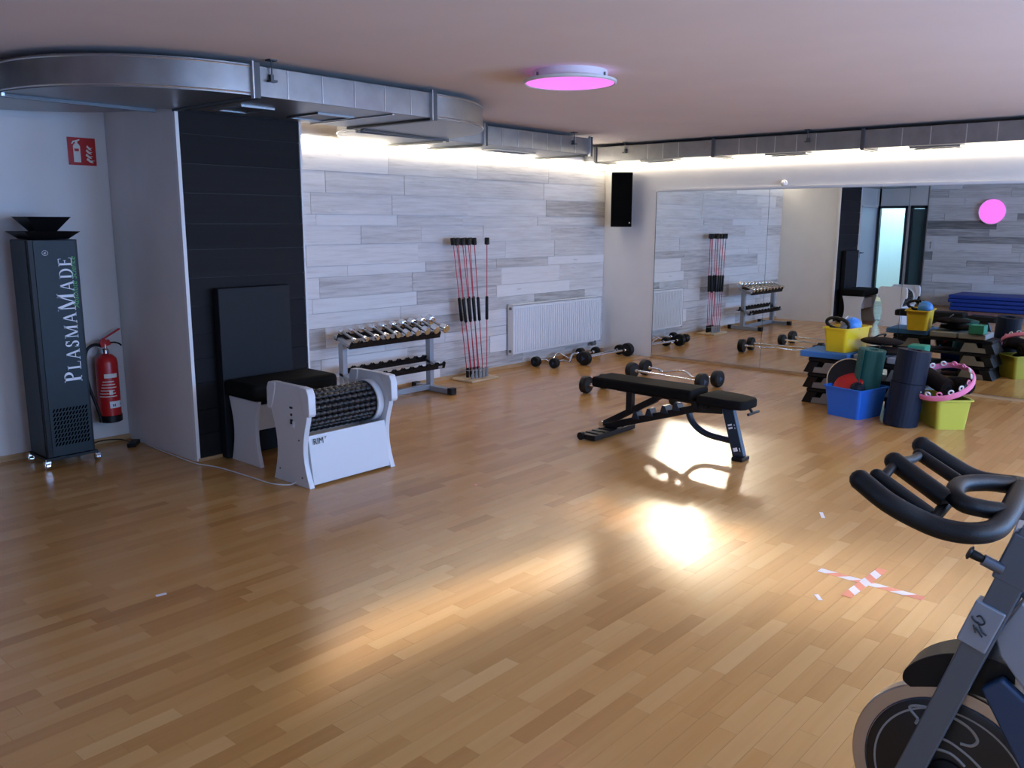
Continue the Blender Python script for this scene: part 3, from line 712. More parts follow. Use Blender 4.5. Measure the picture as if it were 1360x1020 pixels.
# ------------------------------------------------------------------ roller massage machine
rm = thing('roller_massage_machine', 'white massage machine with a drum of black beaded rollers', 'massage machine', (-5.74, -1.90, 0), 0.0)
prof = []
for t in range(13):   # front edge, bottom to top  (y, z)
    z = t/12*0.645
    yy = -0.195 + 0.055*sin(pi*min(1, z/0.46))*1.0 if z < 0.46 else -0.195
    prof.append((yy, z))
front = prof
back = [(-y_, z) for y_, z in front]
outline = front[:-1] + [(-0.195, 0.60), (-0.165, 0.645), (0.165, 0.645), (0.195, 0.60)] + back[::-1][1:]
for sx in (-1, 1):
    x_ = sx*0.332
    pnl = MB().prism(outline, (x_-0.019, x_+0.019), lambda a, b, t: (t, a, b)).build('side_panel', WLAM, rm, bevel=0.003)
    for sy in (-1, 1):
        pol = [(sy*0.13, 0.645), (sy*0.205, 0.640), (sy*0.225, 0.60), (sy*0.228, 0.48), (sy*0.215, 0.462), (sy*0.185, 0.47), (sy*0.165, 0.51), (sy*0.135, 0.60)]
        MB().prism(pol, (x_-0.027, x_+0.027), lambda a, b, t: (t, a, b)).build('hand_grip', WLAM, rm, bevel=0.006, seg=3)
    for dy, dz in ((-0.12, 0.06), (0.12, 0.08), (-0.10, 0.30)):
        MB().cyl((x_+sx*0.018, dy, dz), (x_+sx*0.023, dy, dz), 0.006, n=10).build('screw_cap', GREYP, pnl)
MB().box((-0.353, -0.03, 0.50), (0.003, 0.03, 0.012)).box((-0.353, -0.03, 0.455), (0.006, 0.014, 0.014)).box((-0.353, -0.03, 0.41), (0.008, 0.02, 0.03)).build('switch', BLACK, rm)
MB().box((-0.353, -0.045, 0.395), (0.004, 0.025, 0.04)).build('sticker', WPRINT, rm)
MB().prism([(-0.185, 0.015), (-0.14, 0.325), (-0.125, 0.325), (-0.165, 0.015)], (-0.312, 0.312), lambda a, b, t: (t, a, b)).build('front_panel', WLAM, rm, bevel=0.002)
MB().prism([(0.185, 0.015), (0.14, 0.325), (0.125, 0.325), (0.165, 0.015)], (-0.312, 0.312), lambda a, b, t: (t, a, b)).build('rear_panel', WLAM, rm, bevel=0.002)
flat_text('lettering', 'RIM', 0.055, BPRINT, rm, (-0.285, -0.1565, 0.268), (pi/2-0.145, 0, 0), xs=0.9)
flat_text('lettering', 'r', 0.035, BPRINT, rm, (-0.195, -0.1545, 0.292), (pi/2-0.145, 0, 0))
DZ = 0.45; DR = 0.130
MB().cyl((-0.30, 0, DZ), (0.26, 0, DZ), 0.10, n=32).build('drum_core', BLACK, rm)
MB().lathe([(0.137, 0.0), (0.145, 0.004), (0.145, 0.05), (0.10, 0.052)], (0.258, 0, DZ), (1, 0, 0), n=40, ring=True).build('drum_collar', WLAM, rm)
MB().lathe([(0.137, 0.0), (0.145, 0.004), (0.145, 0.02), (0.10, 0.022)], (-0.292, 0, DZ), (-1, 0, 0), n=40, ring=True).build('drum_collar', WLAM, rm)
beadm = None
NB = 12
bp_ = MB()
pf = []
for i in range(NB):
    c0 = -0.285+i*0.0455
    for s_, r_ in ((0.0, 0.011), (0.006, 0.0155), (0.0225, 0.0190), (0.039, 0.0155), (0.0445, 0.011)): pf.append((r_, c0+s_))
bp_.lathe(pf, (0, 0, 0), (1, 0, 0), n=8)
BEAD = mat('black_bead_roller', (.012, .012, .012), 0.4)
for k_ in range(20):
    a = 2*pi*k_/20
    if k_ == 0: o = bp_.build('bead_roller', BEAD, rm); proto = o
    else: o = proto.copy(); COL.objects.link(o)
    o.parent = rm; o.location = (0.008*(k_ % 2)-0.006, DR*0.9*cos(a), DZ+DR*0.9*sin(a))

# ------------------------------------------------------------------ dumbbell rack
rk = thing('dumbbell_rack', 'silver grey two-tier dumbbell rack with black trays before the plank wall', 'rack', (-3.90, -0.34, 0))
for sx in (-1, 1):
    x_ = sx*0.53
    MB().bar((x_, 0.03, 0.03), (x_, 0.03, 0.585), 0.065, 0.05, (1, 0, 0)).build('post', STEELG, rk, bevel=0.004)
    MB().box((x_, -0.02, 0.032), (0.06, 0.50, 0.05)).build('foot', STEELG, rk, bevel=0.004)
    for sy in (-0.275, 0.235): MB().box((x_, sy, 0.034), (0.072, 0.06, 0.064)).build('foot_cap', BLACK, rk, bevel=0.006)
    MB().bar((x_, -0.09, 0.565), (x_, 0.12, 0.635), 0.05, 0.03).build('tray_arm', STEELG, rk, bevel=0.003)
    MB().bar((x_, -0.12, 0.25), (x_, 0.06, 0.31), 0.05, 0.03).build('tray_arm', STEELG, rk, bevel=0.003)
MB().box((0, 0.03, 0.045), (1.01, 0.05, 0.05)).build('crossbar', STEELG, rk, bevel=0.004)
def tray(z, tilt, x0, x1, nm):
    R = rotx(tilt); t = thing(nm, None, None, (0, 0, z)); t.parent = rk; t.rotation_euler = (tilt, 0, 0)
    L = x1-x0; cx = (x0+x1)/2
    for yy in (-0.115, 0.075):
        MB().box((cx, yy, 0.012), (L, 0.006, 0.055)).box((cx, yy+0.018, -0.012), (L, 0.04, 0.006)).build('tray_rail', BLACK, t)
        for i in range(10):
            c0 = x0+0.06+i*(L-0.12)/9
            MB().prism([(-0.045, 0.03), (-0.045, 0.055), (-0.030, 0.045), (-0.018, 0.030), (0.018, 0.030), (0.030, 0.045), (0.045, 0.055), (0.045, 0.03)], (yy-0.012, yy+0.012), lambda a, b, tt, c0=c0: (c0+a, tt, b)).build('saddle', BLACK, t)
    return t
tray(0.595, 0.32, -0.56, 0.54, 'upper_tray'); tray(0.285, 0.30, -0.50, 0.60, 'lower_tray')
for i in range(10):   # chromed dumbbells, light to heavy
    r_ = 0.019+i*0.0026
    x_ = -4.42+i*0.1215
    d = thing('dumbbell', 'chrome dumbbell with a gold end, number %s from the left on the rack' % ['one', 'two', 'three', 'four', 'five', 'six', 'seven', 'eight', 'nine', 'ten'][i], 'dumbbell', (x_, -0.375, 0.645+r_*0.6), group='chrome dumbbells on the upper rack tray')
    d['label'] = ['smallest chrome dumbbell at the left end of the rack', 'second chrome dumbbell from the left end of the rack', 'third chrome dumbbell from the left end of the rack', 'fourth chrome dumbbell from the left end of the rack', 'fifth chrome dumbbell from the left end of the rack',
                  'fifth chrome dumbbell from the right end of the rack', 'fourth chrome dumbbell from the right end of the rack', 'third chrome dumbbell from the right end of the rack', 'second chrome dumbbell from the right end of the rack', 'biggest chrome dumbbell at the right end of the rack'][i]
    d.rotation_euler = (0.32, 0, rnd.uniform(-0.05, 0.05))
    hl = 0.035+r_*0.9
    MB().cyl((0, -0.09, 0), (0, 0.09, 0), 0.0115, n=12).build('handle', GALV, d)
    for sy in (-1, 1):
        MB().lathe([(r_*0.75, 0), (r_, 0.006), (r_, hl-0.006), (r_*0.85, hl)], (0, sy*0.07, 0), (0, sy, 0), n=20).build('head', CHROME, d)
        MB().lathe([(r_*0.82, 0), (r_*0.80, 0.002)], (0, sy*(0.07+hl), 0), (0, sy, 0), n=20).build('end_disc', mat('brass_end_disc', (.55, .40, .20), 0.35, 0.6) if (i == 0 and sy == -1) else bpy.data.materials['brass_end_disc'], d)

# ------------------------------------------------------------------ flexible training bars in their stand
fs = thing('bar_stand', 'plywood stand with a ring of sockets at the foot of the plank wall', 'stand', (-2.60, -0.20, 0))
MB().box((0, 0, 0.012), (0.42, 0.30, 0.022)).build('base_board', WOODB, fs, bevel=0.004)
for k_ in range(9):
    ex = -0.11+k_*0.0275; ey = 0.05*(1 if k_ % 2 else -1)
    MB().lathe([(0.017, 0.0), (0.017, 0.10), (0.0135, 0.10), (0.0135, 0.004)], (ex, ey-0.01, 0.023), n=12, ring=True).build('socket', BLACK if k_ % 2 else GREYF, fs)
MB().tube([(0.14*cos(2*pi*i/20), 0.085*sin(2*pi*i/20)-0.01, 0.11) for i in range(20)], 0.003, 6, closed=True).build('retaining_ring', CHROME, fs)
tops = [-2.887, -2.835, -2.80, -2.765, -2.715, -2.66, -2.625, -2.585, -2.43]
for k_ in range(9):
    ex = -2.60-0.11+k_*0.0275; ey = -0.21+0.05*(1 if k_ % 2 else -1)
    tx = tops[k_]; ty = -0.16+0.05*(1 if k_ % 2 else -1)
    d = Vector((tx-ex, ty-ey, 1.44)); Ld = d.length
    b = thing('flexible_training_bar', ['red flexible training bar standing leftmost in the stand', 'second red flexible training bar from the left', 'third red flexible training bar from the left', 'fourth red flexible training bar from the left', 'middle red flexible training bar of the nine',
              'fourth red flexible training bar from the right', 'third red flexible training bar from the right', 'second red flexible training bar from the right', 'red flexible training bar standing apart at the right'][k_], 'training bar', (ex, ey, 0.028), group='red flexible bars in the wall stand')
    b.rotation_euler = d.to_track_quat('Z', 'X').to_euler()
    MB().cyl((0, 0, 0.05), (0, 0, Ld-0.04), 0.0048, n=8).build('rod', REDROD, b)
    MB().lathe([(0.010, 0.60), (0.0165, 0.61), (0.0165, 0.84), (0.010, 0.85)], n=12).build('grip', FOAM, b)
    MB().lathe([(0.008, 0.0), (0.012, 0.01), (0.012, 0.08), (0.006, 0.085)], n=12).build('lower_weight', RUBBER, b)
    MB().lathe([(0.010, Ld-0.055), (0.026, Ld-0.05), (0.026, Ld+0.015), (0.022, Ld+0.02)], n=12).build('upper_weight', RUBBER, b)

# ------------------------------------------------------------------ barbells
def barbell(label, p0, p1, r, curl=False, ang=0.0, group=None, mat_=CHROME):
    p0 = Vector((p0[0], p0[1], r+0.001)); p1 = Vector((p1[0], p1[1], r+0.001)); d = p1-p0; L = d.length
    t = thing('curl_bar' if curl else 'fixed_barbell', label, 'barbell', p0, math.atan2(d.y, d.x), group=group)
    if curl:
        z_ = [(0.07, 0), (0.20, 0), (0.29, -0.045), (0.38, 0.0), (0.46, 0.04), (0.54, 0.04), (0.62, 0.0), (0.71, -0.045), (0.80, 0), (0.93, 0)]
        pts = [(a*L, b*cos(ang), b*sin(ang)) for a, b in z_]
        MB().tube(smoothpts(pts, 4), 0.012, 10).build('bar', mat_, t)
    else: MB().cyl((0.05, 0, 0), (L-0.05, 0, 0), 0.013, n=12).build('bar', mat_, t)
    for a, s_ in ((0, 1), (L, -1)):
        MB().lathe([(r*0.80, -0.035), (r*0.97, -0.028), (r, -0.018), (r, 0.028), (r*0.93, 0.038), (r*0.35, 0.040)], (a, 0, 0), (s_, 0, 0), n=28).build('weight_head', RUBBER, t)
        MB().lathe([(0.018, 0.036), (0.018, 0.075), (0.014, 0.08)], (a, 0, 0), (s_, 0, 0), n=14).build('collar', CHROME, t)
        MB().lathe([(r*0.42, -0.037), (r*0.40, -0.038)], (a, 0, 0), (s_, 0, 0), n=3).build('face_triangle', BIKEN, t)  # small dark blue triangle on the outer face
    return t
barbell('curl bar lying closest to the radiator, with the leftmost round weight', (-1.545, -0.16), (-0.62, -0.115), 0.058, True, 1.2)
barbell('curl bar second from the wall under the radiator', (-1.49, -0.39), (-0.42, -0.20), 0.058, True, 0.9)
barbell('straight fixed barbell by the corner with two big black weights', (-1.09, -0.525), (-0.16, -0.505), 0.083)
barbell('short straight barbell under the radiator behind the big weights', (-0.97, -0.39), (-0.10, -0.345), 0.062)
barbell('curl bar on the floor nearest the mirror wall', (-1.16, -1.40), (-1.27, -2.34), 0.085, True, 0.3)
barbell('straight barbell with big weights right behind the bench pad', (-1.42, -1.40), (-1.52, -2.30), 0.085)
barbell('straight barbell poking out left behind the bench', (-2.43, -1.53), (-2.36, -2.5), 0.085)
barbell('straight barbell mostly hidden behind the bench', (-2.12, -1.52), (-2.05, -2.5), 0.075)

# ------------------------------------------------------------------ adjustable bench
bn = thing('weight_bench', 'black adjustable weight bench standing in the middle of the wooden floor', 'bench', (-3.62, -3.1, 0))
def L_(x, y, z): return (x+3.62, y+3.1, z)
MB().box(L_(-3.615, -2.985, 0.422), (0.27, 0.88, 0.082), rotz(0.0)).build('back_pad', LEATH, bn, bevel=0.020, seg=4)
sp_ = MB(); Rs = rotx(-0.02)
sp_.prism([(-0.15, 0.17), (0.15, 0.17), (0.15, -0.05), (0.12, -0.16), (0.08, -0.185), (-0.08, -0.185), (-0.12, -0.16), (-0.15, -0.05)], (-0.036, 0.030), lambda a, b, t: tuple(Vector(L_(-3.61, -3.645, 0.408)) + rotx(0.03) @ Vector((a, b, t))))
sp_.build('seat_pad', LEATH, bn, bevel=0.016, seg=3)
MB().bar(L_(-3.63, -3.66, 0.375), L_(-3.66, -3.785, 0.02), 0.05, 0.085, (0, 1, 0)).build('front_leg', BENCHB, bn, bevel=0.006)
MB().box(L_(-3.66, -3.79, 0.015), (0.115, 0.085, 0.028)).build('leg_cap', BLACK, bn, bevel=0.006)
lg = bpy.data.objects['front_leg']
for t_, h_ in ((0.36, 0.012), (0.42, 0.012), (0.83, 0.026)):
    p = Vector(L_(-3.63, -3.66, 0.375)).lerp(Vector(L_(-3.66, -3.785, 0.02)), t_)
    MB().box(p+Vector((-0.044, -0.003, 0)), (0.003, 0.03, h_), rotx(-0.33)).build('sticker', WPRINT, bn)
    MB().box(p+Vector((-0.005, -0.028, 0)), (0.045, 0.003, h_), rotx(-0.33)).build('sticker', WPRINT, bn)
MB().bar(L_(-3.62, -3.62, 0.335), L_(-3.62, -3.40, 0.315), 0.05, 0.06).bar(L_(-3.62, -3.42, 0.320), L_(-3.62, -2.62, 0.055), 0.05, 0.055).build('main_beam', BENCHK, bn, bevel=0.005)
MB().box(L_(-3.62, -3.47, 0.36), (0.12, 0.09, 0.06)).cyl(L_(-3.70, -3.47, 0.36), L_(-3.54, -3.47, 0.36), 0.032).build('pivot_bracket', BENCHK, bn, bevel=0.004)
MB().cyl(L_(-3.72, -3.44, 0.355), L_(-3.69, -3.44, 0.355), 0.024).build('pivot_bolt', BENCHK, bn)
for y_ in (-2.90, -3.02, -3.15, -3.25):
    z_ = 0.32+(y_+3.42)*(-0.331)+0.045
    z_ = 0.320 - (y_+3.42)*0.331 + 0.035
    MB().prism([(-0.035, -0.02), (0.03, -0.02), (0.015, 0.035), (-0.012, 0.035)], (-0.04, 0.04), lambda a, b, t, y_=y_, z_=z_: tuple(Vector(L_(-3.62+t, y_+a, z_+b)))).build('ladder_catch', BENCHB, bn, bevel=0.002)
MB().bar(L_(-3.62, -2.60, 0.075), L_(-3.62, -3.06, 0.335), 0.045, 0.05).build('support_strut', BENCHK, bn, bevel=0.005)
MB().bar(L_(-3.62, -2.83, 0.21), L_(-3.62, -2.83, 0.395), 0.05, 0.055, (0, 1, 0)).build('support_post', BENCHK, bn, bevel=0.005)
MB().bar(L_(-3.62, -2.95, 0.27), L_(-3.62, -3.16, 0.39), 0.035, 0.035).build('support_brace', BENCHK, bn, bevel=0.004)
MB().bar(L_(-3.62, -2.72, 0.372), L_(-3.62, -3.44, 0.360), 0.06, 0.028).build('pad_rail', BENCHK, bn, bevel=0.004)
MB().cyl(L_(-3.67, -2.59, 0.075), L_(-3.57, -2.59, 0.075), 0.022).build('strut_bolt', CHROME, bn)
ft = MB().box(L_(-3.66, -2.66, 0.028), (0.56, 0.14, 0.040)).build('rear_foot', BENCHK, bn, bevel=0.006)
for i in range(6): MB().box(L_(-3.88+i*0.085, -2.66, 0.051), (0.012, 0.12, 0.006)).build('foot_tread', RUBBER, ft)
MB().cyl(L_(-3.955, -2.60, 0.030), L_(-3.925, -2.60, 0.030), 0.030).build('transport_wheel', RUBBER, bn)
MB().tube(smoothpts([L_(-3.61, -3.33, 0.30), L_(-3.61, -3.36, 0.22), L_(-3.615, -3.43, 0.16), L_(-3.62, -3.53, 0.13), L_(-3.64, -3.73, 0.125)], 5), 0.024, 10).build('curved_brace', BENCHB, bn)
MB().bar(L_(-3.60, -3.80, 0.385), L_(-3.59, -3.83, 0.335), 0.04, 0.012).cyl(L_(-3.66, -3.83, 0.335), L_(-3.50, -3.83, 0.335), 0.010).build('seat_pop_pin', BENCHK, bn)

# ------------------------------------------------------------------ stack of step platforms
stp = []
for i in range(3):
    z0 = i*0.143
    s_ = thing('aerobic_step', ['black aerobic step at the bottom of the stack by the mirror', 'black aerobic step in the middle of the stack by the mirror', 'black aerobic step topmost in the stack by the mirror'][i], 'step', (-1.20, -3.82, z0), 0.0, 'black aerobic steps stacked by the mirrors')
    zz = 0.103
    MB().box((0, 0, zz+0.018), (0.36, 1.02, 0.036)).build('platform', BLACK, s_, bevel=0.010, seg=3)
    for sy in (-1, 1):
        # flared end leg with the stepped grey riser
        MB().prism([(0.50*sy, zz), (0.40*sy, zz), (0.445*sy, 0.0), (0.548*sy, 0.0)], (-0.19, 0.19), lambda a, b, t: (t, a, b)).build('end_leg', BLACK, s_, bevel=0.004)
        for sx in (-1, 1):
            q = [(0.30*sy, zz-0.004), (0.17*sy, zz-0.004), (0.17*sy, 0.055), (0.10*sy, 0.055), (0.10*sy, 0.008), (0.34*sy, 0.008)]
            q = [(0.455*sy, 0.004), (0.440*sy, 0.055), (0.37*sy, 0.055), (0.345*sy, zz), (0.24*sy, zz), (0.20*sy, 0.004)]
            MB().prism(q, (sx*0.184-0.010, sx*0.184+0.010), lambda a, b, t: (t, a, b)).build('riser_block', RISER, s_)
        MB().box((0, sy*0.22, zz/2), (0.30, 0.05, zz)).build('rib_wall', BLACK, s_)
pd = MB().box((-1.20, -3.46, 0.460), (0.42, 0.44, 0.056)).build('balance_pad', BLUET, bevel=0.010, seg=3)
tag(pd, 'blue foam balance pad lying on top of the step stack', 'pad')
for i, (yy, lb) in enumerate(((-3.84, 'grey foam pad on the steps next to the blue pad'), (-4.13, 'grey foam pad at the far end of the steps'))):
    o = MB().box((-1.16, yy, 0.461), (0.36, 0.27, 0.058)).build('foam_pad', GREYF, bevel=0.012, seg=3)
    tag(o, lb, 'pad', 'grey foam pads on the step stack')
for i, (xx, yy, zz, a, lb) in enumerate(((-1.20, -3.93, 0.530, 0.1, 'dark cushion lying across the grey foam pads'), (-1.14, -3.88, 0.603, -0.15, 'dark cushion topmost on the step stack'))):
    t = thing('sandbag', lb, 'sandbag', (xx, yy, zz), a, 'dark sandbags on the step stack')
    o = MB().sphere((0, 0, 0), 1, 20, (0.15, 0.19, 0.035)).build('bag', CLOTHD, t)
    MB().tube(smoothpts([(-0.10, 0.03, 0.035), (-0.06, 0, 0.06), (0.06, 0, 0.06), (0.10, 0.03, 0.035)]), 0.008, 8).build('strap', BLACK, t)
gb = MB().box((-1.04, -4.17, 0.54), (0.16, 0.15, 0.095)).build('yoga_block', mat('green_foam', (.02, .22, .13), 0.7), bevel=0.008)
tag(gb, 'green foam block standing on the grey pad, seen in the mirror', 'block')

# ------------------------------------------------------------------ plastic boxes
def tub(name, label, loc, rz, bw, bl, tw_, tl, h, m_, wall=0.004, rim=0.018):
    t = thing(name, label, 'box', loc, rz)
    mb = MB(); N = 4
    def ring(w, l, z, r=0.03):
        pts = []
        for cx, cy, a0 in ((w/2-r, l/2-r, 0), (-w/2+r, l/2-r, 90), (-w/2+r, -l/2+r, 180), (w/2-r, -l/2+r, 270)):
            for i in range(N+1):
                a = rad(a0+90*i/N); pts.append((cx+r*cos(a), cy+r*sin(a), z))
        return pts
    rings = [ring(bw, bl, 0.0), ring(tw_, tl, h), ring(tw_-2*wall, tl-2*wall, h), ring(bw-2*wall, bl-2*wall, wall)]
    n = len(rings[0]); vs = sum(rings, []); fs_ = [tuple(range(n-1, -1, -1)), tuple(3*n+i for i in range(n))]
    for k_ in range(3):
        for i in range(n): j = (i+1) % n; fs_.append((k_*n+i, k_*n+j, (k_+1)*n+j, (k_+1)*n+i))
    mb.add(vs, fs_); mb.build('tub', m_, t)
    rm_ = MB()
    rr = [ring(tw_+2*rim, tl+2*rim, h-0.006, 0.04), ring(tw_+2*rim, tl+2*rim, h+0.006, 0.04), ring(tw_-0.004, tl-0.004, h+0.006), ring(tw_-0.004, tl-0.004, h-0.006)]
    vs = sum(rr, []); fs_ = []
    for k_ in range(4):
        k2 = (k_+1) % 4
        for i in range(n): j = (i+1) % n; fs_.append((k_*n+i, k_*n+j, k2*n+j, k2*n+i))
    rm_.add(vs, fs_); rm_.build('rim', m_, t)
    for sx in ():
        MB().box((sx*(bw+tw_)/4, 0, h*0.5), (0.016, 0.014, h*0.86), roty(sx*math.atan2((tw_-bw)/2, h))).build('rib', m_, t)
    return t
tub('storage_box', 'yellow plastic box standing on the blue pad of the step stack', (-1.12, -3.555, 0.489), -0.14, 0.40, 0.20, 0.43, 0.235, 0.215, YELLOW)
tub('storage_box', 'blue plastic box full of gear on the floor before the steps', (-1.625, -3.85, 0.0), -0.25, 0.35, 0.31, 0.40, 0.36, 0.255, BLUEP)
tub('storage_box', 'yellow plastic box on the floor right of the navy roll', (-1.52, -4.53, 0.0), 0.70, 0.36, 0.24, 0.41, 0.28, 0.245, LIME)
# contents of the upper yellow box
ba = thing('soft_ball', 'light blue ball lying in the yellow box on the steps', 'ball', (-1.12, -3.60, 0.722))
MB().sphere((0, 0, 0), 0.080, 24).build('ball', BLUEB, ba)
MB().tube(smoothpts([(-0.083, 0.03, -0.02), (-0.075, 0.045, 0.03), (-0.04, 0.05, 0.065), (0.0, 0.045, 0.08)]), 0.005, 6).build('valve_cord', WPLAS, ba)
rg = thing('exercise_ring', 'black padded ring sticking out of the yellow box on the steps', 'ring', (-1.22, -3.50, 0.74))
pts = [(0.05*cos(2*pi*i/28)*0.4, 0.11*cos(2*pi*i/28), 0.050*sin(2*pi*i/28)+0.01*cos(2*pi*i/28)) for i in range(28)]
MB().tube(pts, 0.016, 10, closed=True).build('ring', FOAM, rg)
gl = thing('hand_weight', 'dark grey soft weight between ring and ball in the yellow box', 'weight', (-1.20, -3.565, 0.712))
MB().lathe([(0.02, -0.06), (0.045, -0.05), (0.045, 0.05), (0.02, 0.06)], (0, 0, 0), (1, 0.3, 0.5), n=16).build('body', GREYP, gl)
# contents of the blue box
wb = thing('balance_board', 'round black balance board with a wooden rim leaning in the blue box', 'balance board', (-1.62, -3.78, 0.305))
wb.rotation_euler = Vector((-0.93, -0.10, 0.30)).normalized().to_track_quat('Z', 'X').to_euler()
MB().lathe([(0.001, 0), (0.180, 0), (0.180, 0.006), (0.001, 0.006)], n=40).build('rubber_top', RUBBER, wb)
MB().lathe([(0.176, -0.014), (0.187, -0.012), (0.187, 0.006), (0.178, 0.009)], n=40, ring=True).build('wooden_rim', WOODB, wb)
rdz = thing('rubber_disc', 'red round disc in front of the balance board in the blue box', 'disc', (-1.69, -3.80, 0.275)); rdz.rotation_euler = Vector((-0.71, 0.14, 0.70)).normalized().to_track_quat('Z', 'X').to_euler()
MB().lathe([(0.001, 0.012), (0.09, 0.010), (0.125, 0.0), (0.132, -0.012), (0.125, -0.016), (0.001, -0.004)], n=36).build('disc', RED, rdz)
sb = thing('massage_ball', 'dark spiky massage ball at the front of the blue box', 'ball', (-1.73, -3.90, 0.25))
MB().sphere((0, 0, 0), 0.058, 20).build('core', NAVY, sb)
spk = MB()
for i in range(90):
    z_ = 1-2*(i+.5)/90; r_ = math.sqrt(1-z_*z_); a = i*2.39996
    n_ = Vector((r_*cos(a), r_*sin(a), z_)); spk.cyl(n_*0.055, n_*0.066, 0.004, 0.002, n=5)
spk.build('spikes', NAVY, sb, kind='stuff')
def rolled(name, label, loc, lean, r0, turns, th, h, m_, r_in=0.03, cat='mat', tail=0.0):
    t = thing(name, label, cat, loc); t.rotation_euler = lean
    n = int(turns*28); pts = []
    for i in range(n+1):
        a = 2*pi*i/28; r = r_in + (r0-r_in)*i/n; pts.append((r*cos(a), r*sin(a)))
    for k_ in range(1, 5):
        if tail: pts.append((pts[-1][0]-tail/4*sin(a), pts[-1][1]+tail/4*cos(a)))
    vs = []
    N_ = len(pts)
    for i, (x, y) in enumerate(pts):
        q = Vector((x, y)).normalized(); vs += [(x+q.x*th/2, y+q.y*th/2, 0), (x-q.x*th/2, y-q.y*th/2, 0), (x+q.x*th/2, y+q.y*th/2, h), (x-q.x*th/2, y-q.y*th/2, h)]
    fs_ = []
    for i in range(N_-1):
        a, b = 4*i, 4*i+4; fs_ += [(a, b, b+2, a+2), (a+1, a+3, b+3, b+1), (a+2, b+2, b+3, a+3), (a, a+1, b+1, b)]
    fs_ += [(0, 2, 3, 1), (4*N_-4, 4*N_-3, 4*N_-1, 4*N_-2)]
    mb = MB().add(vs, fs_); mb.build('rolled_sheet', m_, t); return t
gm = rolled('exercise_mat', 'dark green rolled exercise mat standing in the blue box', (-1.565, -3.895, 0.008), (rad(5.5), rad(0), 0), 0.112, 4.4, 0.011, 0.575, GREENM, 0.04, tail=0.05)
nm_ = rolled('exercise_mat', 'tall navy rolled mat leaning right of the blue box', (-1.755, -4.275, 0.0), (rad(4.5), rad(4), 0), 0.133, 7.0, 0.011, 0.36, NAVY, 0.06)
nm_['label'] = 'short navy mat roll standing on the floor between two boxes'
nm2 = rolled('exercise_mat', 'upper navy mat roll standing on the shorter navy roll', (-1.729, -4.306, 0.362), (rad(4.5), rad(4), 0), 0.128, 7.0, 0.011, 0.27, NAVY, 0.06)
# contents of the lime box
for i, (dx, dy, dz, a, t_) in enumerate(((0.0, -0.02, 0.225, 0.25, 0.1), (0.06, -0.10, 0.335, 0.75, 0.12), (-0.02, 0.05, 0.36, 0.95, -0.25))):
    f_ = thing('foam_roller', ['dark foam roller lying deepest in the lime yellow box', 'dark foam roller under the right side of the pink hoop', 'dark foam roller lying inside the pink hoop'][i], 'foam roller', (-1.50+dx, -4.52+dy, dz), a+0.7, 'dark foam rollers in the floor box')
    f_.rotation_euler = (0, t_, a)
    MB().lathe([(0.02, -0.14), (0.063, -0.135), (0.070, -0.12), (0.070, 0.12), (0.063, 0.135), (0.02, 0.14)], (0, 0, 0), (1, 0, 0), n=20).build('roller', CLOTHD, f_)
    for s_ in (-1, 1): MB().lathe([(0.035, 0.136), (0.033, 0.142), (0.018, 0.142)], (0, 0, 0), (s_, 0, 0), n=16, ring=True).build('end_ring', BLACK, f_)
hp = thing('massage_hoop', 'pink hoop with white studded rings lying on the lime yellow box', 'hoop', (-1.60, -4.53, 0.375))
hp.rotation_euler = (rad(12), rad(-17), rad(0))
# visible face: tilt towards the camera
HR = 0.232
hp.rotation_euler = Vector((-0.54, 0.12, 1.0)).normalized().to_track_quat('Z', 'X').to_euler()
MB().lathe([(HR, -0.024), (HR+0.012, -0.020), (HR+0.016, 0), (HR+0.012, 0.020), (HR, 0.024), (HR-0.006, 0)], n=48, ring=True).build('band', PINK, hp)
for i in range(16):
    a = 2*pi*i/16
    m_ = WPLAS if i % 3 else PINK
    c = Vector(((HR-0.012)*cos(a), (HR-0.012)*sin(a), 0.030))
    MB().tube([c+Vector((0.019*cos(b)*-sin(a), 0.019*cos(b)*cos(a), 0.019*sin(b))) for b in [2*pi*j/10 for j in range(10)]], 0.0065, 6, closed=True).build('stud_ring', m_, hp)

# ------------------------------------------------------------------ blue mats on the far side, seen in the mirror
for i in range(4):
    o = MB().box((-9.45, -3.2+0.02*i, 0.04+i*0.076), (0.95, 2.7-0.06*(i % 2), 0.07)).build('gym_mat', MATBLUE, bevel=0.02, seg=3)
    tag(o, ['blue gym mat at the bottom of the pile behind the photographer', 'blue gym mat second from the bottom of the pile', 'blue gym mat third from the bottom of the pile', 'blue gym mat topmost on the pile, seen in the mirror'][i], 'mat', 'blue gym mats piled by the far wall')
sw = MB().box((-9.975, -1.18, 1.22), (0.02, 0.08, 0.16)).build('wall_switch', WPLAS, bevel=0.004)
tag(sw, 'pale switch plate on the grey planks beside the glass door', 'switch')

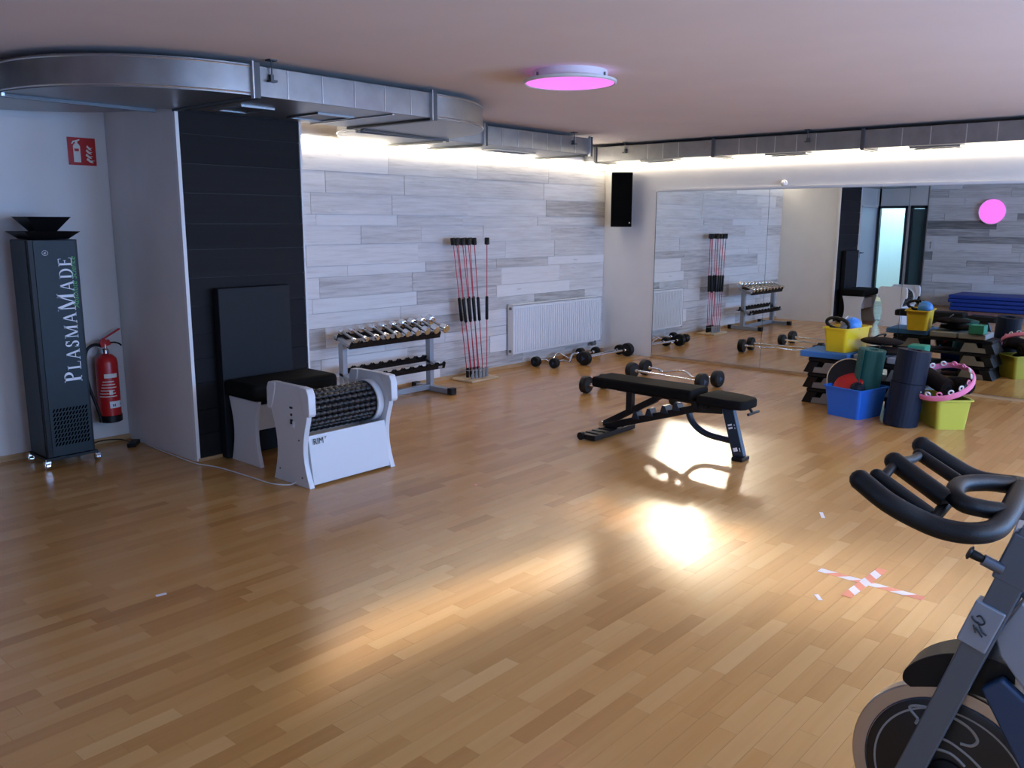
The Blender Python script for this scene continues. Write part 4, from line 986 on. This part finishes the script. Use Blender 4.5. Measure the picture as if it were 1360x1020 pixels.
# ------------------------------------------------------------------ tape marks
def tape(label, cx, cy, arms, w=0.048):
    t = thing('floor_tape_mark', label, 'tape', (cx, cy, 0.0))
    for (x0, y0, x1, y1), seed in arms:
        d = Vector((x1-x0, y1-y0, 0)); L = d.length; u = d/L; v = Vector((-u.y, u.x, 0)); n = max(1, int(round(L/0.062)))
        for i in range(n):
            a, b = i/n*L, (i+1)/n*L; sk = 0.022 if n > 1 else 0.0
            p = Vector((x0, y0, 0.0011+0.0008*seed))
            P = [p+u*(a-sk*(i > 0))-v*w/2, p+u*(b-sk*(i < n-1))-v*w/2, p+u*(b+sk*(i < n-1))+v*w/2, p+u*(a+sk*(i > 0))+v*w/2]
            mb = MB().add([tuple(q) for q in P]+[tuple(q-Vector((0, 0, 0.0008))) for q in P], [(0, 1, 2, 3), (7, 6, 5, 4), (0, 4, 5, 1), (1, 5, 6, 2), (2, 6, 7, 3), (3, 7, 4, 0)])
            mb.build('tape_segment', TAPER if (i+seed) % 2 else TAPEW, t)
    return t
tape('red and white tape cross stuck on the floor', -5.21, -5.21, [((-0.0, 0.23, -0.01, -0.25), 0), ((0.21, 0.0, -0.22, 0.02), 1)])
tape('piece of red and white tape on the floor behind the bike handlebar', -2.90, -5.26, [((0.01, 0.09, 0.0, -0.09), 0)])
for (x, y, a, l, lb) in ((-4.42, -4.68, 0.5, 0.10, 'white tape scrap between the bench and the tape cross'), (-7.46, -2.88, -0.2, 0.045, 'small white scrap on the dark left part of the floor'), (-5.33, -2.80, 0.3, 0.035, 'tiny reddish scrap on the floor right of the massage machine'), (-5.52, -5.10, 0.7, 0.06, 'short white tape scrap just left of the tape cross')):
    o = MB().box((x, y, 0.0010), (l, 0.02, 0.0012), rotz(a)).build('tape_scrap', TAPER if 'reddish' in lb else TAPEW)
    tag(o, lb, 'tape')

# ------------------------------------------------------------------ spin bike
bk = thing('spin_bike', 'grey and black indoor cycling bike cropped by the right edge', 'exercise bike', (-7.0, -6.3, 0))
def B(x, y, z): return Vector((x+7.0, y+6.3, z))
GR, TR = 0.0215, 0.016
hb = thing('handlebar', None, None); hb.parent = bk
# outer loop: left grip, round the rider side, hub
MB().tube(smoothpts([B(-7.398, -5.863, 1.132), B(-7.408, -5.925, 1.100), B(-7.386, -5.985, 1.070), B(-7.372, -6.03, 1.058), B(-7.350, -6.072, 1.056), B(-7.300, -6.098, 1.058), B(-7.212, -6.102, 1.070), B(-7.060, -6.092, 1.080)], 6), GR, 14).build('left_bar', FOAM, hb)
MB().sphere(B(-7.398, -5.863, 1.132), GR*1.02, 14).build('bar_end', FOAM, hb)
MB().sphere(B(-7.018, -5.872, 1.132), GR*1.02, 14).build('bar_end', FOAM, hb)
MB().tube(smoothpts([B(-7.018, -5.872, 1.132), B(-7.014, -5.93, 1.100), B(-7.000, -5.986, 1.072), B(-6.985, -6.04, 1.066), B(-6.990, -6.075, 1.07), B(-7.060, -6.092, 1.080)], 6), GR, 14).build('right_bar', FOAM, hb)
MB().tube([B(-7.243, -5.880, 1.142), B(-7.272, -5.999, 1.088)], 0.021, 14).sphere(B(-7.243, -5.880, 1.142), 0.021, 14).build('centre_prong', FOAM, hb)
MB().tube([B(-7.338, -5.876, 1.130), B(-7.334, -5.983, 1.070)], 0.0155, 12).sphere(B(-7.338, -5.876, 1.130), 0.0155, 12).build('inner_prong', FOAM, hb)
MB().tube([B(-7.065, -5.880, 1.122), B(-7.095, -5.985, 1.080)], 0.014, 12).sphere(B(-7.065, -5.880, 1.122), 0.014, 12).build('inner_prong', FOAM, hb)
MB().tube(smoothpts([B(-7.338, -5.885, 1.122), B(-7.243, -5.884, 1.138), B(-7.150, -5.888, 1.128), B(-7.065, -5.882, 1.120)], 5), 0.010, 10).build('front_crossbar', FOAM, hb)
MB().tube([B(-7.345, -5.992, 1.062), B(-7.170, -5.990, 1.076)], 0.012, 10).build('rear_crossbar', BLACK, hb)
ringp = [B(-7.05, -6.070, 1.085), B(-7.113, -6.028, 1.095), B(-7.18, -6.000, 1.100), B(-7.250, -6.006, 1.098), B(-7.278, -6.030, 1.09), B(-7.262, -6.062, 1.082), B(-7.235, -6.092, 1.076)]
MB().tube(smoothpts(ringp, 6), 0.0185, 14).build('water_bottle_ring', FOAM, hb)
MB().box(B(-7.06, -6.11, 1.05), (0.06, 0.07, 0.06)).build('stem', BIKEG, hb, bevel=0.006)
# head post and fork
MB().bar(B(-7.06, -6.13, 1.04), B(-7.06, -6.09, 0.86), 0.045, 0.055, (0, 1, 0)).build('handlebar_post', CHROME, bk, bevel=0.004)
FX = -7.085
MB().bar(B(FX, -6.135, 1.00), B(FX, -5.865, 0.12), 0.034, 0.058, (0, 1, 0)).build('fork_tube', BIKEG, bk, bevel=0.004)
MB().bar(B(-6.93, -6.135, 1.00), B(-6.93, -5.865, 0.12), 0.034, 0.058, (0, 1, 0)).build('fork_tube', BIKEG, bk, bevel=0.004)
MB().box(B(-7.008, -6.112, 0.93), (0.19, 0.07, 0.12), rotx(0.30)).build('head_block', BIKEG, bk, bevel=0.006)
kb = MB().cyl(B(-7.10, -6.082, 0.905), B(-7.112, -6.045, 0.922), 0.013).build('pin_housing', BIKEG, bk)
MB().tube([B(-7.110, -6.052, 0.919), B(-7.114, -6.036, 0.926), B(-7.118, -6.022, 0.932)], [0.007, 0.0105, 0.011], 12).lathe([(0.015, 0), (0.017, 0.004), (0.010, 0.008)], B(-7.118, -6.022, 0.932), (-0.1, 0.9, 0.35), n=16).build('adjuster_knob', BLACK, bk)
cl = MB().bar(B(FX-0.004, -6.037, 0.71), B(FX-0.004, -6.070, 0.80+0.015), 0.040, 0.064, (0, 1, 0)).build('brake_plate', BIKEL, bk, bevel=0.004)
# scribbled rider emblem on the plate
import itertools
def scr(pts, mat_, w=0.0018, x=0.0): return MB().tube(smoothpts([B(x, a, b) for a, b in pts], 4), w, 5)
e = scr([(-6.035, 0.785), (-6.040, 0.776), (-6.055, 0.770), (-6.062, 0.778), (-6.052, 0.790), (-6.045, 0.786)], None, x=FX-0.0265)
for s_ in ([(-6.048, 0.775), (-6.058, 0.755), (-6.068, 0.748)], [(-6.045, 0.760), (-6.060, 0.742)], [(-6.040, 0.765), (-6.046, 0.748)]):
    q = scr(s_, None, x=FX-0.0265); e.add(q.v, q.f, True)
e.build('emblem', BPRINT, bk)
# flywheel
FC = B(-7.0, -6.003, 0.320); R0 = 0.232
fwh = thing('flywheel', None, None, FC); fwh.parent = bk
MB().lathe([(R0*0.80, -0.020), (R0-0.003, -0.020), (R0, -0.017), (R0, 0.017), (R0-0.003, 0.020), (R0*0.80, 0.020), (R0*0.80, -0.020)], (0, 0, 0), (-1, 0, 0), n=72).build('steel_rim', FLYR, fwh)
MB().lathe([(0.001, -0.019), (R0*0.84, -0.019), (R0*0.84, 0.0205), (R0*0.80, 0.0235), (0.001, 0.0225)], (0, 0, 0), (-1, 0, 0), n=72).build('disc', FLYK, fwh)
MB().lathe([(R0*0.735, 0.0230), (R0*0.735, 0.0245), (R0*0.755, 0.0245), (R0*0.755, 0.0230)], (0, 0, 0), (-1, 0, 0), n=72, ring=True).build('printed_ring', GREYL, fwh)
MB().lathe([(R0*0.845, 0.0212), (R0*0.845, 0.0228), (R0*0.855, 0.0228), (R0*0.855, 0.0212)], (0, 0, 0), (-1, 0, 0), n=72, ring=True).build('printed_ring', BIKEN, fwh)
MB().lathe([(0.045, 0.0225), (0.045, 0.030), (0.028, 0.034), (0.028, 0.050), (0.001, 0.052)], (0, 0, 0), (-1, 0, 0), n=32).build('hub', BLACKG, fwh)
em = MB()
for pts, w in (([(0.078, 0.125), (0.100, 0.148), (0.070, 0.162), (0.020, 0.163), (-0.030, 0.150), (-0.055, 0.125), (-0.045, 0.105), (-0.020, 0.100)], 0.005),
               ([(0.060, 0.160), (0.052, 0.120), (0.055, 0.075)], 0.006), ([(0.060, 0.090), (0.010, 0.095), (-0.040, 0.075), (-0.075, 0.050)], 0.0045), ([(0.050, 0.060), (0.0, 0.065), (-0.035, 0.045)], 0.005),
               ([(0.078, 0.125), (0.083, 0.110)], 0.005)):
    em.tube([Vector((-0.0225, a, b)) for a, b in [tuple(p)[1:] for p in smoothpts([(0, a, b) for a, b in pts], 5)]], w*0.8, 6)
em.build('emblem', GREYL, fwh)
# brake pad housing over the wheel
bc = [tuple(p)[1:] for p in smoothpts([(0, -5.905, 0.532), (0, -5.886, 0.545), (0, -5.890, 0.575), (0, -5.925, 0.615), (0, -5.985, 0.650), (0, -6.06, 0.665), (0, -6.12, 0.658)], 6)]
MB().prism(bc + [(-6.13, 0.56), (-6.05, 0.566), (-5.98, 0.560), (-5.93, 0.542)], (-0.045, 0.055), lambda a, b, t: tuple(B(-7.0+t, a, b))).build('brake_cover', BLACK, bk, bevel=0.012, seg=3)
# chain guard, main frame, rear
MB().prism([(-6.10, 0.64), (-6.06, 0.60), (-6.24, 0.30), (-6.33, 0.20), (-6.60, 0.18), (-6.68, 0.28), (-6.66, 0.40), (-6.50, 0.47), (-6.30, 0.50)], (-0.075, -0.045), lambda a, b, t: tuple(B(-7.0+t, a, b))).build('chain_guard', BIKEN, bk, bevel=0.008, seg=3)
MB().prism([(-6.075, 0.735), (-6.09, 0.69), (-6.20, 0.56), (-6.42, 0.44), (-6.46, 0.50), (-6.28, 0.70), (-6.12, 0.83)], (-0.068, 0.03), lambda a, b, t: tuple(B(-7.0+t, a, b))).build('side_shroud', BIKEL, bk, bevel=0.006)
MB().bar(B(-7.0, -6.12, 0.86), B(-7.0, -6.66, 0.50), 0.06, 0.07).build('top_tube', BIKEG, bk, bevel=0.006)
MB().bar(B(-7.0, -6.62, 0.76), B(-7.0, -6.50, 0.16), 0.05, 0.07, (0, 1, 0)).build('seat_tube', BIKEG, bk, bevel=0.006)
MB().bar(B(-7.0, -6.50, 0.18), B(-7.0, -7.00, 0.06), 0.05, 0.06).bar(B(-7.0, -6.50, 0.17), B(-7.0, -5.86, 0.09), 0.045, 0.05).build('bottom_tube', BIKEG, bk, bevel=0.006)
MB().bar(B(-7.0, -6.64, 0.74), B(-7.0, -6.68, 0.96), 0.035, 0.045, (0, 1, 0)).build('seat_post', CHROME, bk)
MB().prism([(-6.52, 0), (-6.55, 0.025), (-6.68, 0.05), (-6.80, 0.09), (-6.83, 0.06), (-6.83, -0.06), (-6.80, -0.09), (-6.68, -0.05), (-6.55, -0.025)], (0.96, 1.01), lambda a, b, t: tuple(B(-7.0+b, a, t))).build('saddle', LEATH, bk, bevel=0.015, seg=3)
for y_, z_ in ((-5.85, 0.05), (-7.0, 0.05)):
    stb = MB().box(B(-7.0, y_, z_), (0.52, 0.07, 0.05)).build('stabiliser', BIKEG, bk, bevel=0.006)
    for sx in (-1, 1): MB().cyl(B(-7.0+sx*0.22, y_, 0.0), B(-7.0+sx*0.22, y_, 0.03), 0.022).build('level_foot', RUBBER, bk)
MB().cyl(B(-7.12, -6.48, 0.29), B(-6.88, -6.48, 0.29), 0.018).bar(B(-7.11, -6.48, 0.29), B(-7.11, -6.60, 0.17), 0.012, 0.025).bar(B(-6.89, -6.48, 0.29), B(-6.89, -6.36, 0.41), 0.012, 0.025).build('crank', CHROME, bk)
for x_, y_, z_ in ((-7.16, -6.60, 0.17), (-6.84, -6.36, 0.41)): MB().box(B(x_, y_, z_), (0.09, 0.10, 0.022)).build('pedal', BLACK, bk, bevel=0.004)
MB().cyl(B(-7.10, -6.003, 0.32), B(-6.90, -6.003, 0.32), 0.010).build('axle', CHROME, bk)
